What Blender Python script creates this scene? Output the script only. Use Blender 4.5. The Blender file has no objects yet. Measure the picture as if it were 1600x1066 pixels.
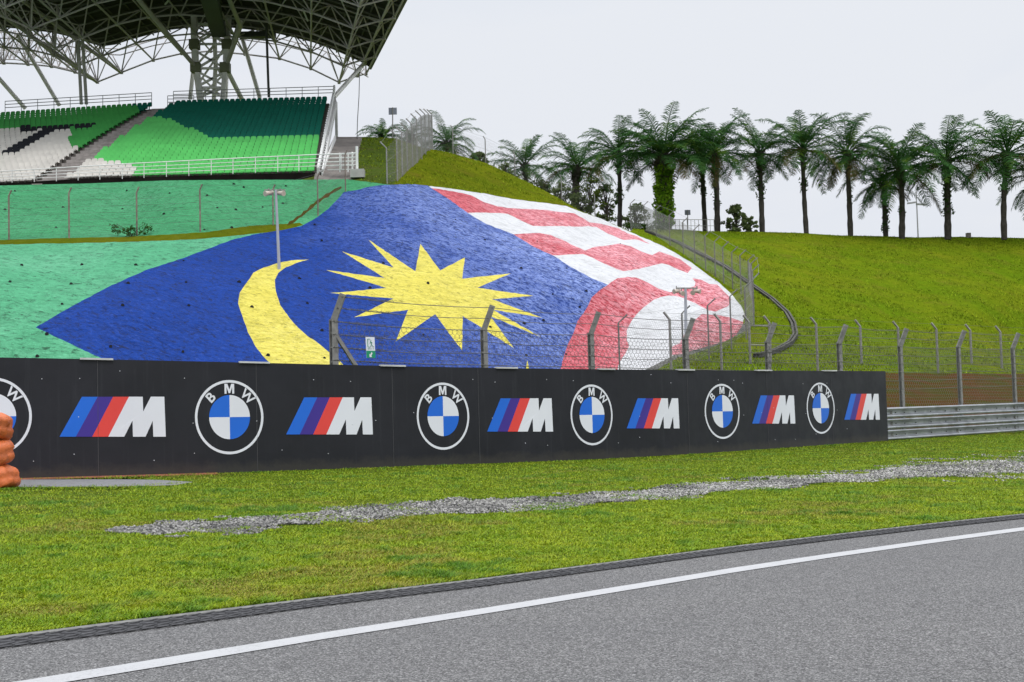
import bpy, bmesh, math, random
import numpy as np
from mathutils import Vector, Matrix, noise as mnoise, geometry as mgeo
random.seed(7); rng = np.random.default_rng(7)
S = bpy.context.scene
rad = math.radians

# ---------------------------------------------------------------- camera
F = 1900.0                     # focal length in photo pixels (photo 1600 x 1066)
CAMZ = 1.186; PITCH = 2.98; ROLL = -1.5
cam_d = bpy.data.cameras.new('camera'); cam = bpy.data.objects.new('camera', cam_d)
S.collection.objects.link(cam); S.camera = cam
cam_d.sensor_width = 36; cam_d.sensor_fit = 'HORIZONTAL'; cam_d.lens = 36 * F / 1600
cam_d.clip_end = 3000; cam_d.clip_start = 0.1
CM = Matrix.Rotation(rad(90 + PITCH), 4, 'X') @ Matrix.Rotation(rad(ROLL), 4, 'Z')
cam.matrix_world = Matrix.Translation((0, 0, CAMZ)) @ CM
S.render.resolution_x = 1024; S.render.resolution_y = 682

# ---------------------------------------------------------------- world, sun, exposure
W = bpy.data.worlds.new("World"); S.world = W; W.use_nodes = True
wn = W.node_tree.nodes; wl = W.node_tree.links
SUN_EL, SUN_AZ = 58, 150       # azimuth measured clockwise from +Y (the view direction)
def build_world():
    bg = wn['Background']; bg.inputs['Strength'].default_value = 0.1
    sky = wn.new('ShaderNodeTexSky'); sky.sky_type = 'NISHITA'; sky.sun_disc = False
    sky.sun_elevation = rad(SUN_EL); sky.sun_rotation = rad(SUN_AZ); sky.dust_density = 4; sky.air_density = 1.5
    hs = wn.new('ShaderNodeHueSaturation'); hs.inputs['Saturation'].default_value = 0.35
    wl.new(sky.outputs[0], hs.inputs['Color'])
    tc = wn.new('ShaderNodeTexCoord'); sp = wn.new('ShaderNodeSeparateXYZ'); wl.new(tc.outputs['Generated'], sp.inputs[0])
    ns = wn.new('ShaderNodeTexNoise'); ns.inputs['Scale'].default_value = 2.2; ns.inputs['Detail'].default_value = 4; ns.inputs['Roughness'].default_value = .5
    wl.new(tc.outputs['Generated'], ns.inputs['Vector'])
    ad = wn.new('ShaderNodeMath'); ad.operation = 'MULTIPLY_ADD'; ad.inputs[1].default_value = .12
    wl.new(ns.outputs[0], ad.inputs[0]); wl.new(sp.outputs['Z'], ad.inputs[2])
    cr = wn.new('ShaderNodeValToRGB'); e = cr.color_ramp.elements      # overcast cloud deck, brighter towards the zenith
    e[0].position = 0.0; e[0].color = (.264, .273, .292, 1)
    e[1].position = 1.0; e[1].color = (.85, .86, .9, 1)
    for p, c in ((.2, (.262, .271, .290, 1)), (.42, (.266, .276, .294, 1)), (.58, (.42, .43, .45, 1)), (.8, (.70, .71, .735, 1))):
        x = e.new(p); x.color = c
    wl.new(ad.outputs[0], cr.inputs[0])
    sc = wn.new('ShaderNodeVectorMath'); sc.operation = 'SCALE'; sc.inputs['Scale'].default_value = 31
    wl.new(cr.outputs[0], sc.inputs[0])
    mx = wn.new('ShaderNodeMix'); mx.data_type = 'RGBA'; mx.inputs[0].default_value = .96
    wl.new(hs.outputs[0], mx.inputs[6]); wl.new(sc.outputs[0], mx.inputs[7])
    n2 = wn.new('ShaderNodeTexNoise'); n2.inputs['Scale'].default_value = 1.3; n2.inputs['Detail'].default_value = 5; n2.inputs['Roughness'].default_value = .55; n2.inputs['Distortion'].default_value = .5
    m3 = wn.new('ShaderNodeMapping'); m3.inputs['Scale'].default_value = (1, 1, 2.2); wl.new(tc.outputs['Generated'], m3.inputs['Vector']); wl.new(m3.outputs[0], n2.inputs['Vector'])
    c2 = wn.new('ShaderNodeValToRGB'); q = c2.color_ramp.elements; q[0].position = .36; q[0].color = (.86, .90, .97, 1); q[1].position = .62; q[1].color = (1, 1, 1, 1)
    wl.new(n2.outputs[0], c2.inputs[0]); mm = wn.new('ShaderNodeMix'); mm.data_type = 'RGBA'; mm.blend_type = 'MULTIPLY'; mm.inputs[0].default_value = 1
    wl.new(mx.outputs[2], mm.inputs[6]); wl.new(c2.outputs[0], mm.inputs[7]); wl.new(mm.outputs[2], bg.inputs[0])
build_world()
sl = bpy.data.lights.new('sun', 'SUN'); sl.energy = 1.2; sl.angle = rad(22); sl.color = (1, .965, .91)
so = bpy.data.objects.new('sun', sl); S.collection.objects.link(so)
_a, _e = rad(SUN_AZ), rad(SUN_EL)
so.rotation_euler = Vector((math.sin(_a)*math.cos(_e), math.cos(_a)*math.cos(_e), math.sin(_e))).to_track_quat('Z', 'Y').to_euler()
S.view_settings.view_transform = 'Standard'; S.view_settings.look = 'None'
S.view_settings.exposure = 0; S.view_settings.gamma = 1

# ---------------------------------------------------------------- projection helpers (surveying the photo into world space)
M3 = np.array(CM.to_3x3()); CAMP = np.array((0, 0, CAMZ)); GX = -0.0161
def ray(u, v):
    d = M3 @ np.array([(u-800)/F, -(v-533)/F, -1.0]); return d / d[1]
def bp(u, v, Y): return Vector(CAMP + ray(u, v) * Y)
def gz(x): return GX * x
def gp(u, v, dz=0.0):
    d = ray(u, v); t = -(CAMZ - dz) / (d[2] - GX * d[0]); return Vector(CAMP + d * t)
def proj(P):
    c = M3.T @ (np.array(P) - CAMP); return 800 - F * c[0]/c[2], 533 + F * c[1]/c[2]
def ztop(P, v):                # world z above P whose picture row is v
    a, b = P[2], P[2] + 40
    for _ in range(40):
        m = (a+b)/2
        if proj((P[0], P[1], m))[1] > v: a = m
        else: b = m
    return a

# ---------------------------------------------------------------- object helpers
def link(o, parent=None):
    S.collection.objects.link(o)
    if parent is not None: o.parent = parent
    return o
def tag(o, label=None, cat=None, group=None, kind=None):
    if label: o['label'] = label
    if cat: o['category'] = cat
    if group: o['group'] = group
    if kind: o['kind'] = kind
    return o
def empty(name, loc, rz=0.0, label=None, cat=None, group=None):
    o = bpy.data.objects.new(name, None); o.location = loc; o.rotation_euler = (0, 0, rz); o.empty_display_size = .2
    link(o); return tag(o, label, cat, group)

class MB:
    """collects shapes; build() links them as ONE mesh object"""
    def __init__(s): s.v = []; s.f = []; s.m = []
    def add(s, vs, fs, m=0):
        b = len(s.v); s.v.extend(tuple(x) for x in vs); s.f.extend(tuple(b+i for i in f) for f in fs); s.m.extend([m]*len(fs))
    def box(s, c, size, rz=0.0, m=0, rot=None):
        hx, hy, hz = size[0]/2, size[1]/2, size[2]/2
        R = rot if rot is not None else Matrix.Rotation(rz, 3, 'Z')
        vs = [Vector(c) + R @ Vector((x*hx, y*hy, z*hz)) for x, y, z in
              ((-1,-1,-1),(1,-1,-1),(1,1,-1),(-1,1,-1),(-1,-1,1),(1,-1,1),(1,1,1),(-1,1,1))]
        s.add(vs, [(0,3,2,1),(4,5,6,7),(0,1,5,4),(1,2,6,5),(2,3,7,6),(3,0,4,7)], m)
    def bar(s, a, b, w, d=None, m=0, up=(0,0,1)):
        a = Vector(a); b = Vector(b); d = d or w; t = b-a; L = t.length
        if L < 1e-6: return
        t.normalize(); u = Vector(up)
        if abs(t.dot(u)) > .95: u = Vector((0,1,0))
        x = t.cross(u).normalized(); y = x.cross(t)
        R = Matrix((x, t, y)).transposed()
        s.box((a+b)/2, (w, L, d), rot=R, m=m)
    def tube(s, pts, r, n=6, m=0, cap=True):
        pts = [Vector(p) for p in pts]
        rs = r if isinstance(r, (list, tuple)) else [r]*len(pts)
        vs = []; fs = []
        pu = None
        for i, p in enumerate(pts):
            t = (pts[min(i+1, len(pts)-1)] - pts[max(i-1, 0)])
            if t.length < 1e-9: t = Vector((0,0,1))
            t.normalize()
            u = pu if pu is not None else (Vector((0,0,1)) if abs(t.z) < .9 else Vector((1,0,0)))
            x = t.cross(u)
            if x.length < 1e-4: x = t.cross(Vector((0,1,0)))
            x.normalize(); y = x.cross(t).normalized(); pu = y
            for k in range(n):
                a = 2*math.pi*k/n
                vs.append(p + (x*math.cos(a) + y*math.sin(a))*rs[i])
        for i in range(len(pts)-1):
            for k in range(n):
                fs.append((i*n+k, i*n+(k+1) % n, (i+1)*n+(k+1) % n, (i+1)*n+k))
        if cap: fs.append(tuple(range(n-1, -1, -1))); fs.append(tuple((len(pts)-1)*n+k for k in range(n)))
        s.add(vs, fs, m)
    def prism(s, poly, a, b, m=0):
        """poly: list of 3D points (front), extruded from offset vector a to b"""
        n = len(poly); a = Vector(a); b = Vector(b)
        vs = [Vector(p)+a for p in poly] + [Vector(p)+b for p in poly]
        s.add(vs, [tuple(range(n-1, -1, -1)), tuple(range(n, 2*n))] + [(i, (i+1) % n, n+(i+1) % n, n+i) for i in range(n)], m)
    def build(s, name, mats, parent=None, smooth=False):
        me = bpy.data.meshes.new(name); me.from_pydata([tuple(v) for v in s.v], [], s.f)
        if not isinstance(mats, (list, tuple)): mats = [mats]
        for x in mats: me.materials.append(x)
        if len(mats) > 1: me.polygons.foreach_set('material_index', s.m)
        if smooth: me.polygons.foreach_set('use_smooth', [True]*len(me.polygons))
        me.update()
        return link(bpy.data.objects.new(name, me), parent)

def np_mesh(name, V, FI, mats, parent=None, smooth=False, col=None, nside=3):
    """fast mesh from numpy arrays (all faces same side count)"""
    me = bpy.data.meshes.new(name); n = len(FI)
    me.vertices.add(len(V)); me.vertices.foreach_set('co', np.asarray(V, dtype=np.float32).ravel())
    me.loops.add(n*nside); me.loops.foreach_set('vertex_index', np.asarray(FI, dtype=np.int32).ravel())
    me.polygons.add(n); me.polygons.foreach_set('loop_start', np.arange(0, n*nside, nside, dtype=np.int32))
    try: me.polygons.foreach_set('loop_total', np.full(n, nside, dtype=np.int32))
    except Exception: pass
    for x in (mats if isinstance(mats, (list, tuple)) else [mats]): me.materials.append(x)
    me.update(calc_edges=True); me.validate()
    if smooth: me.polygons.foreach_set('use_smooth', [True]*len(me.polygons))
    if col is not None:
        at = me.color_attributes.new('tint', 'FLOAT_COLOR', 'POINT')
        at.data.foreach_set('color', np.asarray(col, dtype=np.float32).ravel())
    return link(bpy.data.objects.new(name, me), parent)

# ---------------------------------------------------------------- materials
class NT:
    def __init__(s, name):
        s.mat = bpy.data.materials.new(name); s.mat.use_nodes = True
        s.n = s.mat.node_tree.nodes; s.l = s.mat.node_tree.links; s.b = s.n['Principled BSDF']
        s.geo = s.n.new('ShaderNodeNewGeometry')
    def pos(s, scale=(1,1,1), rot=(0,0,0)):
        mp = s.n.new('ShaderNodeMapping'); mp.inputs['Scale'].default_value = scale; mp.inputs['Rotation'].default_value = rot
        s.l.new(s.geo.outputs['Position'], mp.inputs['Vector']); return mp.outputs[0]
    def streak(s, size=(2,1,1), ang=0.0):
        mp = s.n.new('ShaderNodeMapping'); mp.vector_type = 'TEXTURE'; mp.inputs['Scale'].default_value = size; mp.inputs['Rotation'].default_value = (0, ang, 0)
        s.l.new(s.geo.outputs['Position'], mp.inputs['Vector']); return mp.outputs[0]
    def noise(s, sc, det=3, rough=.55, vec=None, dist=0.0):
        x = s.n.new('ShaderNodeTexNoise'); x.inputs['Scale'].default_value = sc; x.inputs['Detail'].default_value = det
        x.inputs['Roughness'].default_value = rough; x.inputs['Distortion'].default_value = dist
        s.l.new(vec if vec is not None else s.pos(), x.inputs['Vector']); return x.outputs[0]
    def vor(s, sc, vec=None, feat='F1', out='Distance'):
        x = s.n.new('ShaderNodeTexVoronoi'); x.inputs['Scale'].default_value = sc; x.feature = feat
        s.l.new(vec if vec is not None else s.pos(), x.inputs['Vector']); return x.outputs[out]
    def ramp(s, fac, stops):
        x = s.n.new('ShaderNodeValToRGB'); e = x.color_ramp.elements
        for i, (p, c) in enumerate(stops):
            c = (c, c, c, 1) if isinstance(c, (int, float)) else (*c, 1)
            if i < 2: e[i].position = p; e[i].color = c
            else: q = e.new(p); q.color = c
        s.l.new(fac, x.inputs[0]); return x.outputs[0]
    def mix(s, fac, a, b, mode='MIX'):
        x = s.n.new('ShaderNodeMix'); x.data_type = 'RGBA'; x.blend_type = mode
        for i, v in ((0, fac), (6, a), (7, b)):
            if isinstance(v, (int, float)): x.inputs[i].default_value = v if i == 0 else (v, v, v, 1)
            elif isinstance(v, tuple): x.inputs[i].default_value = (*v, 1)
            else: s.l.new(v, x.inputs[i])
        return x.outputs[2]
    def math(s, op, a, b=0.0):
        x = s.n.new('ShaderNodeMath'); x.operation = op
        for i, v in ((0, a), (1, b)):
            if isinstance(v, (int, float)): x.inputs[i].default_value = v
            else: s.l.new(v, x.inputs[i])
        return x.outputs[0]
    def bump(s, h, dist, strength=1.0):
        x = s.n.new('ShaderNodeBump'); x.inputs['Distance'].default_value = dist; x.inputs['Strength'].default_value = strength
        s.l.new(h, x.inputs['Height']); s.l.new(x.outputs[0], s.b.inputs['Normal']); return x
    def done(s, col=None, rough=.8, spec=None, metal=0.0):
        if col is not None:
            if isinstance(col, tuple): s.b.inputs['Base Color'].default_value = (*col, 1)
            else: s.l.new(col, s.b.inputs['Base Color'])
        if isinstance(rough, (int, float)): s.b.inputs['Roughness'].default_value = rough
        else: s.l.new(rough, s.b.inputs['Roughness'])
        if spec is not None: s.b.inputs['Specular IOR Level'].default_value = spec
        s.b.inputs['Metallic'].default_value = metal
        return s.mat

def simple(name, col, rough=.6, var=.15, sc=3.0, metal=0.0, spec=None, bump=0.0):
    t = NT(name); n = t.noise(sc, 4, .6)
    lo = tuple(c*(1-var) for c in col); hi = tuple(min(1, c*(1+var)) for c in col)
    c = t.ramp(n, [(.3, lo), (.7, hi)])
    if bump: t.bump(t.noise(sc*6, 4, .7), bump)
    return t.done(c, rough, spec, metal)

def paint_mat(name, col, worn_sheen, worn_sheen_amt=.4, dark=.5, wear_sheen=None, rough=.75, fleck=.55, ang=.14):
    """painted sprayed-concrete slope: rough crust, dark specks, weathered lighter patches, sheen painted into the blue"""
    t = NT(name)
    vst = t.streak((1.7, 1.1, .8), ang)
    fine = t.noise(5.0, 5, .75, vst, .6)
    mid = t.noise(1.3, 5, .7, vst)
    crust = t.noise(2.7, 7, .82, t.streak((1.1, .9, .50), ang), .4)
    patch = t.ramp(t.noise(.13, 3, .55), [(.42, 0.0), (.62, 1.0)])
    if wear_sheen is not None:       # sheen painted into the blue, worn end of the red (runs along world X)
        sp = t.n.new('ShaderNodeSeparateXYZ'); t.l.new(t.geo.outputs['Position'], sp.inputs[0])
        g = t.math('ADD', t.math('ADD', sp.outputs['X'], t.math('MULTIPLY', t.math('ADD', sp.outputs['Z'], -8.0), wear_sheen[3])), t.math('MULTIPLY', t.math('ADD', t.noise(.16, 3, .6), -.5), wear_sheen[2]))
        mr = t.n.new('ShaderNodeMapRange'); mr.inputs[1].default_value = wear_sheen[0]; mr.inputs[2].default_value = wear_sheen[1]; t.l.new(g, mr.inputs[0])
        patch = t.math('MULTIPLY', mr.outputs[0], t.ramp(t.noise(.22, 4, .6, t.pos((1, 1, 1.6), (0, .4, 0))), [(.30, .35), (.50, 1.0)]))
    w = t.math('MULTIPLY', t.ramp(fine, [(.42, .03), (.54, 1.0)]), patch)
    c = t.mix(t.math('MULTIPLY', w, worn_sheen_amt), col, worn_sheen)
    c = t.mix(t.math('MULTIPLY', t.ramp(fine, [(.36, 1.0), (.49, 0.0)]), fleck), c, tuple(x*.30 for x in col))
    c = t.mix(t.math('MULTIPLY', t.ramp(mid, [(.34, 1.0), (.52, 0.0)]), .38), c, tuple(x*.5 for x in col))
    c = t.mix(t.math('MULTIPLY', t.ramp(t.noise(7.5, 3, .8, vst), [(.56, 0.0), (.66, 1.0)]), .35), c, tuple(min(.85, x*1.6+.05) for x in col))
    c = t.mix(t.math('MULTIPLY', t.ramp(crust, [(.555, 0.0), (.59, 1.0)]), dark), c, tuple(x*.10+.008 for x in col))
    c = t.mix(t.math('MULTIPLY', t.ramp(t.noise(4.2, 6, .85, t.streak((1.3, .9, .42), ang*.3), .8), [(.575, 0.0), (.62, 1.0)]), dark*.9), c, tuple(x*.10+.008 for x in col))
    h = t.math('ADD', t.math('MULTIPLY', fine, .5), t.math('MULTIPLY', mid, .8))
    t.bump(h, .30)
    return t.done(c, rough, .12)

BLUE = paint_mat('blue_paint', (.002, .040, .262), (.34, .44, .78), .78, .75, (-9, 5, 9, .7), .6, fleck=.7, ang=.50)  # pale lavender sheen is painted into the colour, stronger to the right and upwards
YEL = paint_mat('yellow_paint', (.66, .57, .09), (.72, .65, .22), .4, .5, fleck=.28)
RED = paint_mat('red_paint', (.50, .055, .075), (.80, .44, .48), .90, .7, (-4, 9, 12, .6), fleck=.55, ang=.42)
WHT = paint_mat('white_paint', (.62, .625, .63), (.68, .68, .70), .3, .30, fleck=.12)
LGR = paint_mat('light_green_paint', (.085, .36, .185), (.17, .45, .28), .5, .7, fleck=.32)
UGR = paint_mat('green_paint', (.055, .30, .125), (.12, .38, .21), .5, .6, fleck=.35)
RUB = simple('rubble_concrete', (.16, .16, .14), .9, .5, 1.2, bump=.3)

def grass_mat(name, a, b, c_dry, sc=1.0, bump=.12):
    t = NT(name)
    n1 = t.noise(.12*sc, 4, .6); n2 = t.noise(1.1*sc, 5, .7); n3 = t.noise(9*sc, 4, .8)
    c = t.mix(t.ramp(n1, [(.38, 0.0), (.62, 1.0)]), a, b)
    c = t.mix(t.math('MULTIPLY', t.ramp(t.noise(.33*sc, 5, .7), [(.52, 0.0), (.70, 1.0)]), .7), c, c_dry)
    c = t.mix(t.math('MULTIPLY', t.ramp(n2, [(.36, 1.0), (.55, 0.0)]), .40), c, tuple(x*.55 for x in a))
    c = t.mix(t.math('MULTIPLY', t.ramp(n3, [(.35, 1.0), (.6, 0.0)]), .45), c, tuple(x*.5 for x in a))
    t.bump(t.math('ADD', n2, t.math('MULTIPLY', n3, .5)), bump)
    return t.done(c, .95, .0)
GR_HILL = grass_mat('hill_grass', (.115, .190, .007), (.170, .205, .010), (.160, .140, .02), 1.1, .22)
GR_MOUND = grass_mat('mound_grass', (.115, .155, .008), (.165, .19, .010), (.16, .125, .02), 1.2, .25)
GR_BERM = grass_mat('berm_grass', (.10, .13, .008), (.13, .14, .012), (.12, .10, .02), 1.5, .15)
GR_DARK = grass_mat('rough_grass', (.075, .115, .02), (.10, .14, .025), (.12, .10, .04), 1.5, .2)
GR_NEAR = grass_mat('turf_soil', (.045, .075, .008), (.07, .10, .010), (.08, .065, .02), 1.6, .02)
EARTH = grass_mat('red_earth', (.15, .070, .026), (.085, .105, .015), (.20, .075, .033), 4.5, .2)
CONC = simple('grey_concrete', (.33, .32, .30), .85, .25, 1.5, bump=.01)
CONC_D = simple('stained_concrete', (.17, .15, .135), .9, .35, .8, bump=.03)
GALV = simple('galvanised_steel', (.30, .30, .30), .5, .25, 6, metal=.35)
GALVP = simple('galvanised_post', (.235, .23, .215), .6, .3, 7, metal=.25)
WIRE = simple('fence_wire', (.10, .10, .09), .6, .2, 2)
WIRE_L = simple('light_fence_wire', (.33, .33, .32), .6, .2, 2)
STEEL_G = simple('grey_green_paint', (.27, .29, .235), .55, .15, .8)
STEEL_W = simple('white_steel_paint', (.72, .72, .70), .5, .08, 1)
DARKM = simple('dark_gap', (.03, .028, .025), .9, .2, 1)
PURE_W = simple('sign_white', (.72, .73, .78), .45, .03, 1)
C_BLUE = simple('sign_blue', (.008, .13, .62), .4, .04, 1)
C_PURP = simple('sign_violet', (.045, .022, .25), .4, .04, 1)
C_RED = simple('sign_red', (.72, .055, .045), .4, .04, 1)
C_GREEN = simple('sign_green', (.0, .26, .12), .4, .04, 1)

# ================================================================ TERRAIN
CT = [  # photo u, v -> distance Y of the land surface there (smooth inverse-distance field)
 (-350,600,43),(0,600,46),(250,600,48),(500,600,50),(750,600,53),(900,600,56),(1000,585,60),
 (-350,386,57),(0,384,60),(200,379,61.5),(400,372,65),(-350,378,60),(0,374,63.5),(200,368,65),(400,356,67.5),
 (-350,297,69),(0,291,72),(260,283,74),(480,280,76),
 (600,290,76.5),(620,283,78),(680,292,80),(760,303,85),(905,330,96),(985,363,100),(1030,384,94),(1080,412,87),(1125,445,80),
 (1163,492,73),(1150,517,70),(1085,545,65.5),(1010,577,61),
 (565,215,93),(520,215,93),(490,285,77),(615,218,95),(660,232,96),(760,255,101),(830,287,103),
 (1125,583,62),(1275,583,66),(1463,584,71),(1600,585,75),(1950,585,82),
 (1130,610,48),(1388,642,46),(1600,645,50),(1950,645,54),
 (1050,358,118),(1100,361,118),(1250,363,120),(1400,370,122),(1600,371,124),(1950,371,127),(985,357,113),
 (1240,510,76),(1180,452,83),
 (1330,470,88),(1500,480,91),(1700,480,95),(1950,480,99),(1330,420,103),(1500,425,106),(1700,425,109),(1950,425,112),(1500,535,79),(1330,535,75),(1700,535,84),(1330,612,57),(1500,614,58),(1700,615,62),(1250,612,56)]
_P = np.array([(a/100, b/100) for a, b, _ in CT]); _W = np.array([1/c for *_, c in CT])
def _k(r2): return np.where(r2 > 1e-12, .5*r2*np.log(np.maximum(r2, 1e-12)), 0)
_n = len(_P); _A = np.zeros((_n+3, _n+3))
_A[:_n, :_n] = _k(((_P[:, None]-_P[None])**2).sum(-1)) + np.eye(_n)*.004
_A[:_n, _n:] = np.c_[np.ones(_n), _P]; _A[_n:, :_n] = _A[:_n, _n:].T
_C = np.linalg.solve(_A, np.r_[_W, 0, 0, 0])
def depth(u, v):
    q = np.array((u, v))/100
    w = _k(((_P-q)**2).sum(-1)) @ _C[:_n] + _C[_n] + _C[_n+1]*q[0] + _C[_n+2]*q[1]
    return 1/max(w, .004)
def land(u, v, rough=True):
    Y = depth(u, v)
    if rough:
        P = bp(u, v, Y); Y += .28*mnoise.noise(P*.25) + .16*mnoise.noise(P*.9)
    return bp(u, v, Y)

def zz(ox, oy, k, pts): return [(ox+x/k, oy+y/k) for x, y in pts]
Z3 = lambda p: zz(540, 150, 3.5525, p); Z7 = lambda p: zz(300, 280, 3.5525, p); Z8 = lambda p: zz(650, 280, 3.33, p)
Z1 = lambda p: zz(950, 380, 4.1, p); Z6 = lambda p: zz(0, 260, 3.33, p)

STAR = [(657,381.3),(687.8,422.5),(726.3,402.5),(722.4,435.7),(798,427.3),(746,449.7),(833.8,462.3),(768.6,467.7),(848,496.8),
        (770.2,484.2),(845,526.8),(765.6,493.8),(802.6,543.7),(723,493.8),(722,548),(680,491),(618,534),(637.8,484),(552.5,496),
        (615.3,466.6),(515.3,458),(604,450.3),(509.7,422),(601,434.3),(534.5,393),(615,418),(575.9,374.9),(649,424)]
CRES = Z7([(650,446),(560,450),(480,465),(400,490),(340,520),(300,580),(265,630),(256,690),(280,760),(310,850),(360,940),(410,1000),
           (437,1025),(480,1075),(520,1110),(900,1110),(830,1020),(760,960),(700,910),(640,870),(590,825),(540,770),(490,700),(465,620),(460,560),
           (480,520),(520,490),(580,465)])
TIP = [(820,590),(822,577),(824,563),(827,577),(829,590)]
BLUEP = [(55.6,511.7),(114,477.7),(168,449),(228,422),(285,404),(315,392.7),(360,375.6),(400,365.7),(417,363.6),(447.6,358.5),(471,353.5),
         (496.6,339),(513,326.5),(527,312),(537,300.3),(554,297.7),(580,291.5),(600,289),(640,288),(668,290),(674,294),(697.6,309),(731.4,333),
         (759.6,350),(803,366.7),(835.6,386.5),(865,399.7),(892,417.4),(925,435),(950,445)] + \
        Z8([(960,575),(915,615),(895,660),(870,700),(840,740),(820,800),(790,860),(770,920),(752,990)]) + \
        [(868,606),(240,606),(157.6,559.4),(126,545),(99,532)]
REDA = Z3([(452,508),(600,530),(700,553),(770,590),(840,612),(900,622),(1000,628),(1100,632),(1200,645),(1270,652),(1320,680),(1350,700)]) + \
       Z8([(900,225),(960,232),(1050,255),(1100,282),(1150,297),(1215,337),(1140,313),(1080,317),(1000,285),(940,250),(900,246)]) + \
       Z3([(1350,722),(1290,726),(1200,722),(1100,724),(1040,722),(960,685),(900,655),(850,650),(750,648),(655,650),(598,612),(535,566)])
REDB = Z8([(488,288),(560,283),(640,280),(700,290),(760,315),(830,350),(880,372),(920,355),(1000,345),(1060,335),(1120,350),(1180,380),(1230,395),(1266,376)]) + \
       Z1([(352,62),(400,78),(460,100),(537,160),(510,192),(450,170),(390,140),(345,130),(300,140),(200,165),(100,180)]) + \
       Z8([(1050,470),(980,440),(920,410),(870,390),(800,392),(740,397),(690,394)])
REDC = Z8([(998,551),(1010,540),(1050,515),(1100,510)]) + Z1([(120,215),(180,220),(250,250),(320,290),(400,315),(440,300),(500,290),(556,275),(560,250),(540,225),
        (600,235),(650,262),(700,265),(745,312),(790,360),(770,405),(690,440),(640,430),(560,385),(480,350),(430,338),(390,336),(340,345),(290,365),(230,410),(180,460),(150,500),
        (120,560),(120,620),(135,660),(110,710),(70,770),(60,815),(40,900)]) + \
        [(872,600)] + Z8([(752,990),(770,920),(790,860),(820,800),(840,740),(870,700),(895,660),(915,615),(960,575)])
REDE = Z1([(600,455),(700,460),(780,475),(868,506),(850,545),(820,590),(750,628),(650,658),(560,683),(500,702),(430,717),(410,715),(410,665),(460,640),(480,600),(520,540),(560,490)])
PAINT_R = [(674,291),(720,297),(760,303),(800,311),(850,317),(885,322),(905,330),(940,342),(985,363),(1030,382),(1060,398),(1080,410),(1100,425),
           (1125,443),(1145,462),(1158,478),(1164,492),(1160,505),(1150,517),(1120,530),(1085,545),(1060,551),(1040,562),(1010,577),(980,600)]
WHITEP = PAINT_R + [(868,606),(620,560),(560,300)]
LGRP = [(-350,389),(0,382),(120,380),(200,378),(260,376),(320,373),(370,368),(404,364.5),(420,364),(500,420),(260,606),(-350,606)]
BERM = [(-350,380),(0,375),(100,372),(200,370),(320,363),(390,353),(430,351),(468,348),(474,352),(447,359),(417,364),(400,366),(370,370),(320,375),(260,378),(200,380),(120,382),(0,384),(-350,391)]
UGRP = [(-350,297),(0,290),(130,287),(260,282),(400,281),(480,281),(540,280),(580,285),(618,290),(580,296),(545,306),(505,345),(474,360),(430,352),(390,354),(320,365),(200,372),(0,377),(-350,382)]
STEPS = [(448,353),(452,346),(458,344),(464,338),(470,336),(474,330),(480,328),(485,320),(490,318),(497,311),(503,309),(509,303),(515,301),(523,295),(533,291),(534,294),(524,300),(517,303),(513,308),(505,311),(500,316),(493,320),(489,325),(482,330),(477,334),(473,338),(467,341),(461,347),(456,350)]
CRIB = [(522,214),(566,214),(560,240),(556,262),(562,276),(548,282),(490,284),(493,268)]
MOUND = [(617,216),(660,231),(700,238),(760,255),(830,287),(870,308),(905,329),(850,318),(800,312),(740,301),(680,292),(640,287),(618,288)]
RUBBLE = [(1160,506),(1172,512),(1150,526),(1120,540),(1085,553),(1060,559),(1040,570),(1020,582),(1000,606),(970,606),(1010,577),(1040,562),(1060,551),(1085,545),(1120,530),(1150,517)]
BROWN = [(1100,578),(1380,583),(1600,584),(1950,585),(1950,656),(1320,656),(1000,620),(1010,590)]
SIL = [(-350,297),(0,290),(130,287),(260,282),(400,281),(470,281),(490,276),(510,240),(522,214),(566,214),(617,216),(635,222),(660,231),(700,238),(760,255),(830,287),
       (870,308),(905,329),(940,342),(985,362),(990,357),(1050,358),(1100,361.5),(1175,362),(1250,364),(1310,368),(1370,369),(1430,371),(1500,370),(1600,372),(1950,373)]
DOMAIN = SIL + [(1950,656),(1320,656),(1130,620),(980,606),(-350,606)]

def inside(poly, x, y):
    c = False; j = len(poly)-1
    for i in range(len(poly)):
        xi, yi = poly[i]; xj, yj = poly[j]
        if (yi > y) != (yj > y) and x < (xj-xi)*(y-yi)/(yj-yi)+xi: c = not c
        j = i
    return c
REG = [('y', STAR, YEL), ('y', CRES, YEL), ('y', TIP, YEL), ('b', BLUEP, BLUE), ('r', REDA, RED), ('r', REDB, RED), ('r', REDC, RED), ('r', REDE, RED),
       ('g', LGRP, LGR), ('st', STEPS, EARTH), ('be', BERM, GR_BERM), ('u', UGRP, UGR), ('w', WHITEP, WHT), ('c', CRIB, CONC_D), ('m', MOUND, GR_MOUND),
       ('ru', RUBBLE, RUB), ('br', BROWN, EARTH)]
def densify(poly, step=7, jit=0.0):
    out = []
    for i in range(len(poly)):
        a, b = poly[i], poly[(i+1) % len(poly)]; L = math.hypot(b[0]-a[0], b[1]-a[1]); n = max(1, int(L/step))
        for k in range(n):
            t = k/n; x, y = a[0]+(b[0]-a[0])*t, a[1]+(b[1]-a[1])*t
            if jit and k: x += random.uniform(-jit, jit); y += random.uniform(-jit, jit)
            out.append((x, y))
    return out
def opendens(P, step):
    out = []
    for a, b in zip(P, P[1:]):
        n = max(1, int(math.hypot(b[0]-a[0], b[1]-a[1])/step)); out += [(a[0]+(b[0]-a[0])*k/n, a[1]+(b[1]-a[1])*k/n) for k in range(n)]
    return out+[P[-1]]
pts = []; edges = []
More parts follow.
